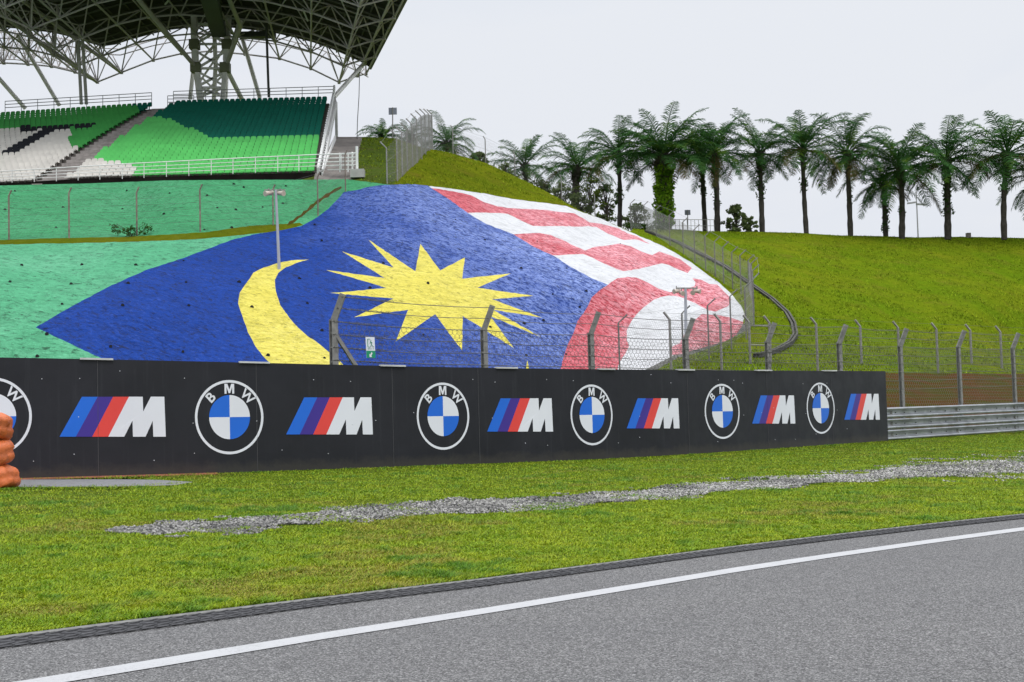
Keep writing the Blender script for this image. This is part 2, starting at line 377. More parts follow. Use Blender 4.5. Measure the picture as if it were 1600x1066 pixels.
for nm, poly in [('d', DOMAIN)] + [(r[0], r[1]) for r in REG]:
    dp = densify(poly, 7, 0 if nm == 'd' else .45); b = len(pts)
    pts += [Vector(p) for p in dp]; edges += [(b+i, b+(i+1) % len(dp)) for i in range(len(dp))]
y = 212.0
while y < 690:
    x = -350.0
    while x < 1950:
        px, py = x+random.uniform(-2, 2), y+random.uniform(-1.6, 1.6)
        if inside(DOMAIN, px, py): pts.append(Vector((px, py)))
        x += 7
    y += 5
cv, ce, cf, *_ = mgeo.delaunay_2d_cdt(pts, edges, [], 0, .01)
cv = [(p.x, p.y) for p in cv]
V3 = [land(u, v) for u, v in cv]
groups = {'painted_slope': [], 'grass_hill': [], 'grass_mound': [], 'upper_bank': [], 'earth_bank': []}
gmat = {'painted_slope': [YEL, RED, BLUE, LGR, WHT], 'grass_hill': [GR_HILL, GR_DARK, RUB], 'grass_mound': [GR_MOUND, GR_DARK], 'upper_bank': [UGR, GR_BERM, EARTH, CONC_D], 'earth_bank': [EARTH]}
for f in cf:
    cx = sum(cv[i][0] for i in f)/3; cy = sum(cv[i][1] for i in f)/3
    if not inside(DOMAIN, cx, cy): continue
    mat = None
    for nm, poly, m in REG:
        if inside(poly, cx, cy): mat = m; break
    if mat is None: mat = GR_HILL if cx > 640 else GR_DARK
    if nm_ := {'y': 'painted_slope', 'r': 'painted_slope', 'b': 'painted_slope', 'g': 'painted_slope', 'w': 'painted_slope', 'st': 'upper_bank', 'be': 'upper_bank', 'u': 'upper_bank', 'c': 'upper_bank', 'm': 'grass_mound', 'ru': 'grass_hill', 'br': 'earth_bank'}.get(nm if mat is m else None): g = nm_
    else: g = 'grass_hill' if cx > 640 else 'grass_mound'
    groups[g].append((f, gmat[g].index(mat)))
for g, fl in groups.items():
    used = {}; vs = []; fs = []; ms = []
    for f, mi in fl:
        t = []
        for i in f:
            if i not in used: used[i] = len(vs); vs.append(V3[i])
            t.append(used[i])
        a, b, c = (vs[k] for k in t)
        n = (b-a).cross(c-a)
        if n.dot(Vector((0, 0, CAMZ))-a) < 0: t.reverse()
        fs.append(tuple(t)); ms.append(mi)
    mb = MB(); mb.v = vs; mb.f = fs; mb.m = ms
    o = mb.build(g, gmat[g], smooth=True); tag(o, kind='structure')
# back of the mound and the hill top (land carries on behind each crest)
mb = MB()
sil = []
for i in range(len(SIL)-1):
    a, b = SIL[i], SIL[i+1]; n = max(1, int(math.hypot(b[0]-a[0], b[1]-a[1])/12))
    sil += [(a[0]+(b[0]-a[0])*k/n, a[1]+(b[1]-a[1])*k/n) for k in range(n)]
sil.append(SIL[-1]); prev = None
for u, v in sil:
    p = land(u, v, True)
    row = [p, p+Vector((0, 8, -.6)), p+Vector((0, 25, -4)), p+Vector((0, 60, -12))]
    b = len(mb.v); mb.v += row
    if prev is not None:
        for k in range(3): mb.f.append((prev+k, b+k, b+k+1, prev+k+1)); mb.m.append(0)
    prev = b
tag(mb.build('hill_top_ground', GR_DARK, smooth=True), kind='structure')
# skirt: the foot of every slope carries down under the barrier line
mb = MB(); prev = None
for u, v in opendens([(1950,655.5),(1320,655.5),(1130,619.5),(980,605.5),(-349,605.5)], 20):
    if u < -350: break
    p = land(u, v, True); q = Vector((p.x, p.y-3, -2.5)); b = len(mb.v); mb.v += [p, q]
    if prev is not None: mb.f.append((prev, b, b+1, prev+1)); mb.m.append(0)
    prev = b
tag(mb.build('bank_foot', EARTH), kind='structure')

# tufts of longer grass over the banks
def tufts():
    P = []; k = 0
    while len(P) < 26000:
        u = rng.uniform(560, 1640); v = rng.uniform(0, 1); lo = seg(SIL, u); v = lo+.4+(583-lo)*v**1.25
        if not inside(DOMAIN, u, v) or inside(WHITEP, u, v) or inside(BLUEP, u, v) or inside(CRIB, u, v) or inside(UGRP, u, v) or inside(RUBBLE, u, v) or inside(BROWN, u, v): continue
        q = land(u, v); den = mnoise.noise(q*.35)+.6*mnoise.noise(q*1.3)
        if den < -.12 and rng.random() < .75: continue
        P.append((q.x, q.y, q.z-.01, den))
    A = np.repeat(np.array(P), 4, 0); n = len(A); C = A[:, :3]+np.c_[rng.normal(0, .09, (n, 2)), np.zeros(n)]; den = A[:, 3]
    h = rng.uniform(.04, .13, n)*(1+.6*np.clip(den, 0, 1)); az = rng.uniform(0, 6.283, n); le = rng.uniform(.2, 1.2, n)*h; w = rng.uniform(.012, .03, n)
    side = np.stack([np.cos(az+1.57)*w, np.sin(az+1.57)*w, 0*az], 1); tip = np.stack([np.cos(az)*le, np.sin(az)*le, h], 1)
    V = np.stack([C-side, C+side, C+tip], 1)
    c = np.array((.10, .185, .008))*(1-rng.random((n, 1)))+np.array((.19, .22, .012))*rng.random((n, 1))+np.array((.03, .04, .002)); c *= rng.uniform(.6, 1.25, (n, 1))
    col = np.repeat(np.c_[c, np.ones(n)], 3, 0); t = NT('tuft_blade'); at = t.n.new('ShaderNodeAttribute'); at.attribute_name = 'tint'; t.done(at.outputs['Color'], .9, .05)
    tag(np_mesh('grass_tufts', V.reshape(-1, 3), np.arange(n*3).reshape(-1, 3), t.mat, col=col), 'short tufty grass covering the green banks behind the fences', 'grass', kind='stuff')
def seg(pts_, u):
    for (a, b), (c, d) in zip(pts_, pts_[1:]):
        if a <= u <= c: return b+(d-b)*(u-a)/(c-a)
    return pts_[0][1] if u < pts_[0][0] else pts_[-1][1]
tufts()

# weep holes in the painted slope
HOLE = simple('hole_dark', (.012, .012, .014), .9, .2, 3)
holes = Z6([(77,127),(26,224),(328,213),(292,317),(660,125),(637,222),(607,320),(853,247),(883,139),(1217,92),(1268,107),(1077,150),(1130,216),(1227,225),(1063,328),(1206,319),
            (113,514),(52,600),(426,511),(370,611),(323,714),(707,512),(667,607),(955,490),(968,602),(638,722),(982,722),(1244,600),(1311,730),(244,870),(576,935),(952,962),(194,985)]) + \
        Z7([(232,27),(287,45),(84,90),(140,159),(242,170),(392,155),(521,37),(505,134),(221,268),(68,280),(720,341),(680,253),(596,550),(640,687),(721,838),(262,570),(332,707),(422,976),(735,990),(988,601),(1062,466),(1310,575),(1284,862)]) + \
        Z8([(206,210),(358,316),(547,462),(783,463),(886,581),(852,664),(712,597),(663,733),(562,750),(386,768),(574,915),(631,323),(1063,337),(780,910),(64,541)])
hb = MB()
for i, (u, v) in enumerate(holes):
    p = land(u, v); d = (Vector((0, 0, CAMZ))-p).normalized(); c = p + d*.10 + Vector((0, 0, -.02))
    q = d.to_track_quat('Z', 'Y').to_matrix()
    n = 9; r = random.uniform(.05, .085)
    ring = [c + q @ Vector((r*(1+.2*math.sin(3*k+i))*math.cos(2*math.pi*k/n), r*1.1*math.sin(2*math.pi*k/n), 0)) for k in range(n)]
    hb.prism(ring, -d*.5, d*.02)
o = hb.build('drain_holes', HOLE); tag(o, kind='structure')

# ================================================================ NEAR GROUND
G0 = []
mb = MB(); nx, ny = 60, 40
for j in range(ny+1):
    for i in range(nx+1):
        X = -1500 + 3000*i/nx; Yg = -60 + 2000*(j/ny)**2.2
        z = gz(max(-60, min(60, X))) - .03
        if Yg > 46: z -= min(2.0, (Yg-46)*.05)
        mb.v.append(Vector((X, Yg, z)))
for j in range(ny):
    for i in range(nx): a = j*(nx+1)+i; mb.f.append((a, a+1, a+nx+2, a+nx+1)); mb.m.append(0)
tag(mb.build('ground', GR_DARK), kind='structure')

def seg(pts_, u):              # piecewise-linear y(x)
    for (a, b), (c, d) in zip(pts_, pts_[1:]):
        if a <= u <= c: return b+(d-b)*(u-a)/(c-a)
    return pts_[0][1] if u < pts_[0][0] else pts_[-1][1]
from itertools import accumulate
KTOP = [(-250,1026),(0,994.7),(234,965.5),(500,933.5),(750,904.5),(1000,872.5),(1150,853),(1300,835.5),(1450,818.5),(1600,802.8),(1850,778)]   # grass edge of the drain
KBOT = [(-250,1045),(0,1011.5),(234,981.5),(500,946),(750,915.5),(1000,882),(1150,861.5),(1300,843),(1450,825.5),(1600,809.3),(1850,784)]
LTOP = [(-250,1108),(0,1069),(265,1026.5),(500,989),(757,950),(1000,911),(1150,886.5),(1300,864.5),(1450,843.5),(1600,823.5),(1850,792)]
LBOT = [(-250,1122),(0,1082.5),(265,1039),(500,999.5),(757,959),(1000,919),(1150,894),(1300,871),(1450,849.5),(1600,829),(1850,797)]
def strip(name, top, bot, mat, h, us, rows=1, kind='structure'):
    mb = MB(); prev = None
    for u in us:
        a = gp(u, seg(bot, u), h); b_ = gp(u, seg(top, u), h); b = len(mb.v)
        mb.v += [a.lerp(b_, k/rows) for k in range(rows+1)]
        if prev is not None:
            for k in range(rows): mb.f.append((prev+k, b+k, b+k+1, prev+k+1)); mb.m.append(0)
        prev = b
    return tag(mb.build(name, mat), kind=kind)
US = list(range(-250, 1851, 50))
# asphalt
def asphalt_mat():
    t = NT('asphalt')
    def cells(sc):
        sp = t.n.new('ShaderNodeSeparateColor'); t.l.new(t.vor(sc, out='Color'), sp.inputs[0]); return sp.outputs[0]
    c = t.ramp(cells(150), [(.0, (.02, .02, .021)), (.3, (.083, .081, .079)), (.7, (.152, .149, .146)), (1.0, (.40, .395, .385))])
    c = t.mix(.3, c, t.ramp(cells(90), [(.0, (.04, .04, .042)), (.25, (.117, .114, .111)), (.85, (.157, .154, .15)), (1.0, (.28, .275, .27))]))
    c = t.mix(t.math('MULTIPLY', t.ramp(t.noise(.5, 5, .65, t.pos((.5, 1.2, 1))), [(.35, 0.0), (.7, 1.0)]), .25), c, (.09, .09, .095))
    c = t.mix(t.math('MULTIPLY', t.ramp(t.noise(2.4, 6, .8), [(.58, 0.0), (.74, 1.0)]), .25), c, (.05, .05, .053))
    t.bump(t.math('ADD', t.vor(75), t.noise(60, 3, .8)), .006, .9)
    return t.done(c, .85, .15)
ASPH = asphalt_mat()
mb = MB(); prev = None
for u in US:
    a = gp(u, seg(KBOT, u)); d = (gp(u, 1150) - a); b = len(mb.v)
    far = Vector((a.x*1.0+6.5, a.y-9.5, 0)); far.z = gz(far.x)
    mb.v += [a, a.lerp(far, .3), a.lerp(far, .65), far]
    if prev is not None:
        for k in range(3): mb.f.append((prev+k, prev+k+1, b+k+1, b+k)); mb.m.append(0)
    prev = b
tag(mb.build('race_track', ASPH), kind='structure')
def line_mat():
    t = NT('line_paint'); n = t.noise(55, 4, .85); w = t.noise(3, 4, .7)
    k = t.ramp(t.math('ADD', n, t.math('MULTIPLY', w, .35)), [(.50, 1.0), (.66, 0.0)])
    c = t.mix(t.math('MULTIPLY', k, .55), (.41, .41, .412), (.20, .20, .20))
    t.bump(n, .004); return t.done(c, .6)
strip('white_track_line', LTOP, LBOT, line_mat(), .004, US)
# turf sheet between drain and barrier and past it
mb = MB(); prev = None
for u in US + [1950, 2100]:
    a = gp(u, seg(KTOP, u), .012); far = Vector((a.x*2.6-2, 42, 0)); far.z = gz(far.x)+.0
    b = len(mb.v); mb.v += [a, a.lerp(far, .33), a.lerp(far, .66), far]
    if prev is not None:
        for k in range(3): mb.f.append((prev+k, b+k, b+k+1, prev+k+1)); mb.m.append(0)
    prev = b
tag(mb.build('turf_base', GR_NEAR), kind='structure')
# drain channel: concrete lip, dark trough and slanted ribs
strip('drain_trough', KTOP, [(u, v+.5) for u, v in KBOT], simple('trough_dark', (.025, .025, .027), .95, .3, 12, spec=0.0), .003, US)
RIBM = simple('grate_iron', (.085, .085, .088), .9, .35, 30, spec=.05)
rb = MB(); uu = -150.0; side = 0
def kp(u, t, h): return gp(u, seg(KBOT, u)+(seg(KTOP, u)-seg(KBOT, u))*t, h)
cl = [kp(u, .5, .0) for u in np.linspace(-150, 1800, 500)]
acc = [0.0]
for a, b in zip(cl, cl[1:]): acc.append(acc[-1]+(b-a).length)
uofs = lambda s_: float(np.interp(s_, acc, np.linspace(-150, 1800, 500)))
s_ = 0.0
while s_ < acc[-1]-.1:
    u0, u1 = uofs(s_), uofs(s_+.10)
    for r in range(3):
        t0, t1 = (.05+.25*r, .05+.25*r+.20) if r % 2 == 0 else (.05+.25*r+.20, .05+.25*r)
        rb.bar(kp(u0, t0, .012), kp(u1, t1, .012), .012, .014)
    s_ += .085
tl = np.linspace(-150, 1800, 80)
for t0 in (.02, .27, .52, .77):
    rb.tube([kp(u, t0, .010) for u in tl], .006, 4)
mbp = MB(); prev = None
for u in tl:
    a, b_ = kp(u, .84, .016), kp(u, 1.05, .016); b = len(mbp.v); mbp.v += [a, b_, b_+Vector((0, 0, -.05)), a+Vector((0, 0, -.05))]
    if prev is not None:
        mbp.f += [(prev, b, b+1, prev+1), (prev+3, b+3, b, prev)]; mbp.m += [0, 0]
    prev = b
o = rb.build('drain_grate', RIBM); tag(o, 'dark slotted drain grate running along the edge of the asphalt', 'grate')
tag(mbp.build('drain_kerb', simple('kerb_concrete', (.17, .168, .16), .9, .3, 15, spec=.1)), kind='structure')

# gravel strip
GTOP = [(163,830),(180,824),(215,822),(250,818),(330,810),(400,803),(480,797),(560,790),(640,783),(760,778),(850,775),(960,768),(1060,757),(1150,748),(1250,742),(1350,735),(1420,723),(1500,716),(1600,710),(1850,697)]
GBOT = [(163,831),(180,834),(240,838),(300,836),(400,829),(500,822),(600,812),(700,803),(800,799),(900,792),(1000,784),(1100,775),(1200,765),(1300,757),(1400,751),(1500,748),(1600,745),(1850,732)]
GU = [163,180,215,250,300,350]+list(range(400,1851,50))
def dirt_mat():
    t = NT('gravel_dirt'); sp = t.n.new('ShaderNodeSeparateColor'); t.l.new(t.vor(48, out='Color'), sp.inputs[0])
    c = t.ramp(sp.outputs[0], [(.0, (.03, .03, .026)), (.35, (.09, .088, .078)), (.7, (.17, .168, .155)), (1.0, (.34, .335, .32))])
    c = t.mix(t.ramp(t.noise(1.6, 4, .7), [(.52, 0.0), (.66, 1.0)]), c, (.055, .070, .018))
    t.bump(t.vor(48), .015); return t.done(c, .95, .1)
GT2 = [(u, v+.22*(seg(GBOT, u)-v)) for u, v in GTOP]; GB2 = [(u, v-.22*(v-seg(GTOP, u))) for u, v in GBOT]
strip('gravel_bed', GT2, GB2, dirt_mat(), .016, GU)
strip('service_path', [(-250,752),(20,749.5),(120,749),(200,749),(250,750),(300,753)], [(-250,763),(20,761),(200,760),(250,759),(290,757),(300,754)],
      simple('path_asphalt', (.17, .17, .17), .9, .3, 20, bump=.01), .018, [-250,-100,0,60,120,180,220,250,275,300])
# stones
def ico():
    bm = bmesh.new(); bmesh.ops.create_icosphere(bm, subdivisions=1, radius=1)
    v = np.array([x.co for x in bm.verts]); f = np.array([[q.index for q in p.verts] for p in bm.faces]); bm.free(); return v, f
IV, IF = ico()
st = []
while len(st) < 36000:
    u = rng.uniform(150, 1780); a, b = seg(GTOP, u), seg(GBOT, u); t = rng.uniform(-.25, 1.2); v = a+(b-a)*t
    if u < 165: continue
    P = gp(u, v, .02)
    edge = min(t, 1-t); nz = mnoise.noise(P*1.3)+.7*mnoise.noise(P*3.3)
    if edge+.42*nz < .05: continue
    if edge < .18 and rng.random() < .45: continue
    if u < 900 and mnoise.noise(P*.9+Vector((5, 0, 0))) > .28 and rng.random() < .6: continue
    if rng.random() > (P.y/17)**.6: continue
    st.append(P)
n = len(st); C = np.array([tuple(p) for p in st]); sz = rng.uniform(.007, .0175, n)*(.8+.5*(rng.random(n) < .15))
a3 = rng.normal(size=(n, 3, 3)); Q, _r = np.linalg.qr(a3)
sc3 = rng.uniform(.6, 1.25, (n, 1, 3))
L = (IV[None]*(1+rng.uniform(-.22, .22, (n, len(IV), 1)))*sc3)@Q
Vv = L*sz[:, None, None]+C[:, None]+np.array((0, 0, .001)); Fi = IF[None]+(np.arange(n)*len(IV))[:, None, None]
g = rng.choice([.035, .08, .15, .24, .34], n, p=[.16, .18, .28, .26, .12]); dk = np.array([mnoise.noise(p*.8) for p in st]); g = g*np.where(dk > .15, .65, 1)*np.clip(1.15+.06*C[:, 0], .9, 1.7)
colr = np.stack([g, g*.97, g*.90, np.ones(n)], 1); colr = np.repeat(colr, len(IV), 0)
t = NT('stone'); at = t.n.new('ShaderNodeAttribute'); at.attribute_name = 'tint'
STN = t.done(at.outputs['Color'], .85)
tag(np_mesh('gravel', Vv.reshape(-1, 3), Fi.reshape(-1, 3), STN, col=colr), 'strip of loose grey and white gravel stones crossing the grass verge', 'gravel', kind='stuff')

# ================================================================ ADVERTISING BOARD (curve on the ground)
BB = [(-420,759.5),(-200,757),(30,748.5),(200,744),(358,739.3),(520,733.5),(692,727),(810,723),(924,718.5),(1030,713),(1128,706.8),(1205,701.5),(1282,696),(1388,688.8)]
BT = [(-420,553),(-200,556),(30,559),(200,562.5),(358,566),(520,569.8),(692,573.8),(810,575.6),(924,577.2),(1030,578.2),(1128,579),(1205,579.3),(1282,579.6),(1388,580)]
BU = np.unique(np.r_[np.arange(-420, 1388, 22), 1388]); bbase = [gp(float(u), seg(BB, u)) for u in BU]
# light smoothing of the plan curve
for _ in range(12):
    bbase = [bbase[0]]+[(bbase[i-1]+bbase[i]*2+bbase[i+1])/4 for i in range(1, len(bbase)-1)]+[bbase[-1]]
bs = [0.0]
for a, b in zip(bbase, bbase[1:]): bs.append(bs[-1]+(b-a).length)
bs = np.array(bs); BXY = np.array([tuple(p) for p in bbase])
btop = []
for u, p in zip(BU, bbase):
    uu = u
    btop.append(ztop(p, seg(BT, uu-3))-p.z)
btop = np.array(btop)
for _ in range(12): btop[1:-1] = (btop[:-2]+2*btop[1:-1]+btop[2:])/4
def bpt(s, h, off=0.0):
    x = np.interp(s, bs, BXY[:, 0]); y = np.interp(s, bs, BXY[:, 1]); z = np.interp(s, bs, BXY[:, 2])
    x2 = np.interp(s+.4, bs, BXY[:, 0]); y2 = np.interp(s+.4, bs, BXY[:, 1]); x1 = np.interp(s-.4, bs, BXY[:, 0]); y1 = np.interp(s-.4, bs, BXY[:, 1])
    t = np.array((x2-x1, y2-y1)); t /= np.linalg.norm(t)
    return Vector((x+t[1]*off, y-t[0]*off, z+h))
def binv(u, v):
    s, h = float(np.interp(u, BU, bs)), 1.0
    for _ in range(8):
        a = proj(bpt(s, h)); b = proj(bpt(s+.05, h)); c = proj(bpt(s, h+.05))
        J = np.array([[(b[0]-a[0])/.05, (c[0]-a[0])/.05], [(b[1]-a[1])/.05, (c[1]-a[1])/.05]])
        d = np.linalg.solve(J, np.array((u-a[0], v-a[1]))); s += d[0]; h += d[1]
    return s, h
def board_mat():
    t = NT('board_panel')
    streak = t.noise(1.0, 5, .7, t.pos((9, 9, .5))); blot = t.noise(.8, 4, .6)
    c = t.ramp(blot, [(.3, (.0115, .0118, .0160)), (.7, (.0175, .0178, .0235))])
    c = t.mix(t.math('MULTIPLY', t.ramp(streak, [(.55, 0.0), (.75, 1.0)]), .22), c, (.06, .062, .07))
    c = t.mix(t.math('MULTIPLY', t.ramp(t.noise(14, 5, .8), [(.70, 0.0), (.76, 1.0)]), .5), c, (.10, .09, .08))
    sp = t.n.new('ShaderNodeSeparateXYZ'); t.l.new(t.geo.outputs['Position'], sp.inputs[0])      # mud splashed up from the verge
    hgt = t.math('ADD', sp.outputs['Z'], t.math('MULTIPLY', sp.outputs['X'], .0161))
    lim = t.math('MULTIPLY', t.noise(3.5, 5, .8), .42)
    mr = t.n.new('ShaderNodeMapRange'); mr.inputs[1].default_value = .02; mr.inputs[2].default_value = -.14; t.l.new(t.math('SUBTRACT', hgt, lim), mr.inputs[0])
    c = t.mix(t.math('MULTIPLY', mr.outputs[0], .30), c, (.085, .075, .055))
    t.bump(t.noise(.9, 3, .5), .02); r = t.ramp(t.noise(2, 4), [(.3, .42), (.7, .60)])
    return t.done(c, r, .32)
board = empty('advertising_board', bpt(bs[-1]/2, 0), label='long dark hoarding with blue and white roundels beside the grass verge', cat='advertising board')
def attach(o, root):
    o.parent = root; o.matrix_parent_inverse = Matrix.Translation(-root.location); return o
def build(mb, name, mat, root, smooth=False): return attach(mb.build(name, mat, smooth=smooth), root)
mb = MB(); prev = None
for s, ht in zip(bs, btop):
    a, b_ = bpt(s, -.06, 0), bpt(s, ht, 0); c, d = bpt(s, -.06, -.05), bpt(s, ht, -.05); b = len(mb.v); mb.v += [a, b_, d, c]
    if prev is not None: mb.f += [(prev, b, b+1, prev+1), (prev+1, b+1, b+2, prev+2), (prev+3, prev+2, b+2, b+3)]; mb.m += [0, 1, 0]
    else: mb.f.append((b, b+1, b+2, b+3)); mb.m.append(0)
    prev = b
mb.f.append((prev+3, prev+2, prev+1, prev)); mb.m.append(0)
for s in np.arange(1, bs[-1], .62):      # screws along the face
    for h in (.32, .95, 1.75):
        if random.random() < .35:
            mb.box(bpt(float(s+random.uniform(-.15, .15)), h+random.uniform(-.12, .12), .008), (.013, .004, .013), m=2)
build(mb, 'panel', [board_mat(), simple('board_edge', (.32, .32, .34), .5, .1, 3), PURE_W], board)
def quadstrip(mb, poly_sh, off, m=0):
    """triangulated flat polygon in board coordinates (s,h) laid on the curved panel"""
    vs = [bpt(s, h, off) for s, h in poly_sh]
    tri = mgeo.tessellate_polygon([[Vector((s, h, 0)) for s, h in poly_sh]])
    fs = []
    for t_ in tri:
        a, b, c = (Vector((*poly_sh[i], 0)) for i in t_)
        fs.append(tuple(t_) if (b-a).cross(c-a).z > 0 else tuple(reversed(t_)))
    mb.add(vs, fs, m)
def text_polys(ch):
    cu = bpy.data.curves.new('t', 'FONT'); cu.body = ch; cu.size = 1; cu.offset = .02; cu.align_x = 'CENTER'; cu.resolution_u = 4; cu.fill_mode = 'FRONT'
    o = bpy.data.objects.new('t', cu); S.collection.objects.link(o); bpy.context.view_layer.update()
    me = bpy.data.meshes.new_from_object(o.evaluated_get(bpy.context.evaluated_depsgraph_get()))
    v = np.array([tuple(x.co)[:2] for x in me.vertices]); f = [tuple(p.vertices) for p in me.polygons]
    bpy.data.objects.remove(o); bpy.data.meshes.remove(me)
    v[:, 0] -= (v[:, 0].min()+v[:, 0].max())/2; v[:, 1] -= (v[:, 1].min()+v[:, 1].max())/2
    return v, f
LET = {c: text_polys(c) for c in 'BW'}
_m = [(-.5,0),(-.5,1),(-.2,1),(0,.42),(.2,1),(.5,1),(.5,0),(.29,0),(.29,.66),(.08,.06),(-.08,.06),(-.29,.66),(-.29,0)]
LET['M'] = (np.array(_m)-np.array((0, .5)), [tuple(t_) if (Vector((*_m[t_[1]], 0))-Vector((*_m[t_[0]], 0))).cross(Vector((*_m[t_[2]], 0))-Vector((*_m[t_[0]], 0))).z > 0 else tuple(reversed(t_)) for t_ in mgeo.tessellate_polygon([[Vector((x, y, 0)) for x, y in _m]])])
for lc, lw, vt, vb in ((-11.7,123,590,712),(358,107,594,710),(692,82,598,703),(924,65.5,601,696),(1128,54.5,600,686),(1282,43.5,598,678)):
    sl_, h0 = binv(lc-lw/2, (vt+vb)/2); sr_, _h = binv(lc+lw/2, (vt+vb)/2); _s, ht_ = binv(lc, vt); _s, hb_ = binv(lc, vb)
    sc_, hc = (sl_+sr_)/2, (ht_+hb_)/2; rx, ry = (sr_-sl_)/2, (ht_-hb_)/2
    E = lambda r, a: (sc_+rx*r*math.sin(a), hc+ry*r*math.cos(a))
    r_ = MB(); N = 64
    for k in range(N):
        a, b = 2*math.pi*k/N, 2*math.pi*(k+1)/N
        quadstrip(r_, [E(.93, a), E(.93, b), E(1, b), E(1, a)], .006)
    logo = build(r_, 'roundel_ring', PURE_W, board)
    q_ = MB()
    for k in range(4):
        poly = [E(0, 0)]+[E(.595, math.pi/2*k+math.pi/2*j/12) for j in range(13)]
        quadstrip(q_, poly, .006, 0 if k % 2 == 0 else 1)
    x = q_.build('quartered_disc', [PURE_W, C_BLUE], smooth=False); x.parent = logo
    for ch, ang in (('B', -45), ('M', 0), ('W', 44)):
        v, f = LET[ch]; k = .27/(v[:, 1].max()-v[:, 1].min()); th = rad(ang); ca, sa = math.cos(th), math.sin(th)
        pts2 = []
        for x0, y0 in v*k:
            x0 *= 1.05; xx = x0*ca+(y0+.765)*sa; yy = -x0*sa+(y0+.765)*ca
            pts2.append((sc_+rx*xx, hc+ry*yy))
        l_ = MB(); l_.add([bpt(s, h, .006) for s, h in pts2], f, 0); x = l_.build('letter', PURE_W); x.parent = logo
ME = [(.452,0),(.650,1),(.782,1),(.785,.628),(.860,1),(.990,1),(1.0,0),(.880,0),(.875,.395),(.805,0),(.685,0),(.682,.405),(.602,0)]
for ul, ur, vt, vb in ((93,259,620,682.5),(447,582.5,621,679),(761,864,622.5,674.5),(979,1061.5,622.5,669.5),(1175,1242.5,618,662),(1319,1374.5,615.5,656)):
    sl_, hb_ = binv(ul, vb); sr_, h2 = binv(ur, vb); _s, h3 = binv(ul+.22*(ur-ul), vt); _s, h4 = binv(ur-2, vt)
    Q_ = lambda a, b: (sl_+(sr_-sl_)*a, (hb_+(h2-hb_)*a)*(1-b)+(h3+(h4-h3)*a)*b)
    m_ = MB()
    for k, (x0, x1, y0, y1) in enumerate(((0,.150,.208,.356),(.150,.302,.356,.500),(.302,.452,.500,.650))):
        quadstrip(m_, [Q_(x0, 0), Q_(x1, 0), Q_(y1, 1), Q_(y0, 1)], .006, k)
    st_ = build(m_, 'stripe_emblem', [C_BLUE, C_PURP, C_RED], board)
    m_ = MB(); quadstrip(m_, [Q_(*p) for p in ME], .006, 0); x = m_.build('lettering', PURE_W); x.parent = st_
SEAM = simple('panel_seam', (.065, .065, .07), .5, .2, 3)
for us in (153, 401, 613.5, 748, 1075, 1199, 1300):
    s, h = binv(us, 640); ht = float(np.interp(s, bs, btop)); m_ = MB()
    m_.bar(bpt(s, 0, .004), bpt(s, ht-.01, .004), .008, .004); build(m_, 'seam', SEAM, board)
CLIP = simple('clip_metal', (.50, .50, .50), .5, .2, 3)
for u0, u1, v in ((125,177,561),(374,421,567),(594,633,571),(775,808,574.5),(936,960,577),(1059,1084,579.5),(1182,1205,580),(1287,1306,580)):
    s0, h = binv(u0, v+5); s1, h = binv(u1, v+5); m_ = MB()
    n = 5
    for k in range(n):
        a, b = s0+(s1-s0)*k/n, s0+(s1-s0)*(k+1)/n; ha = float(np.interp(a, bs, btop)); hb2 = float(np.interp(b, bs, btop))
        m_.bar(bpt(a, ha+.004, -.01), bpt(b, hb2+.004, -.01), .10, .032)
    build(m_, 'top_clip', CLIP, board)
mb = MB(); prev = None   # orange clay edge below the board
for u in range(-300, 341, 20):
    a = gp(u, seg(BB, u)+1.2, .016); b_ = gp(u, seg(BB, u)-2, .016); b = len(mb.v); mb.v += [a, b_]
    if prev is not None: mb.f.append((prev, b, b+1, prev+1)); mb.m.append(0)
    prev = b
tag(mb.build('clay_strip', simple('orange_clay', (.24, .07, .035), .95, .3, 6)), kind='structure')

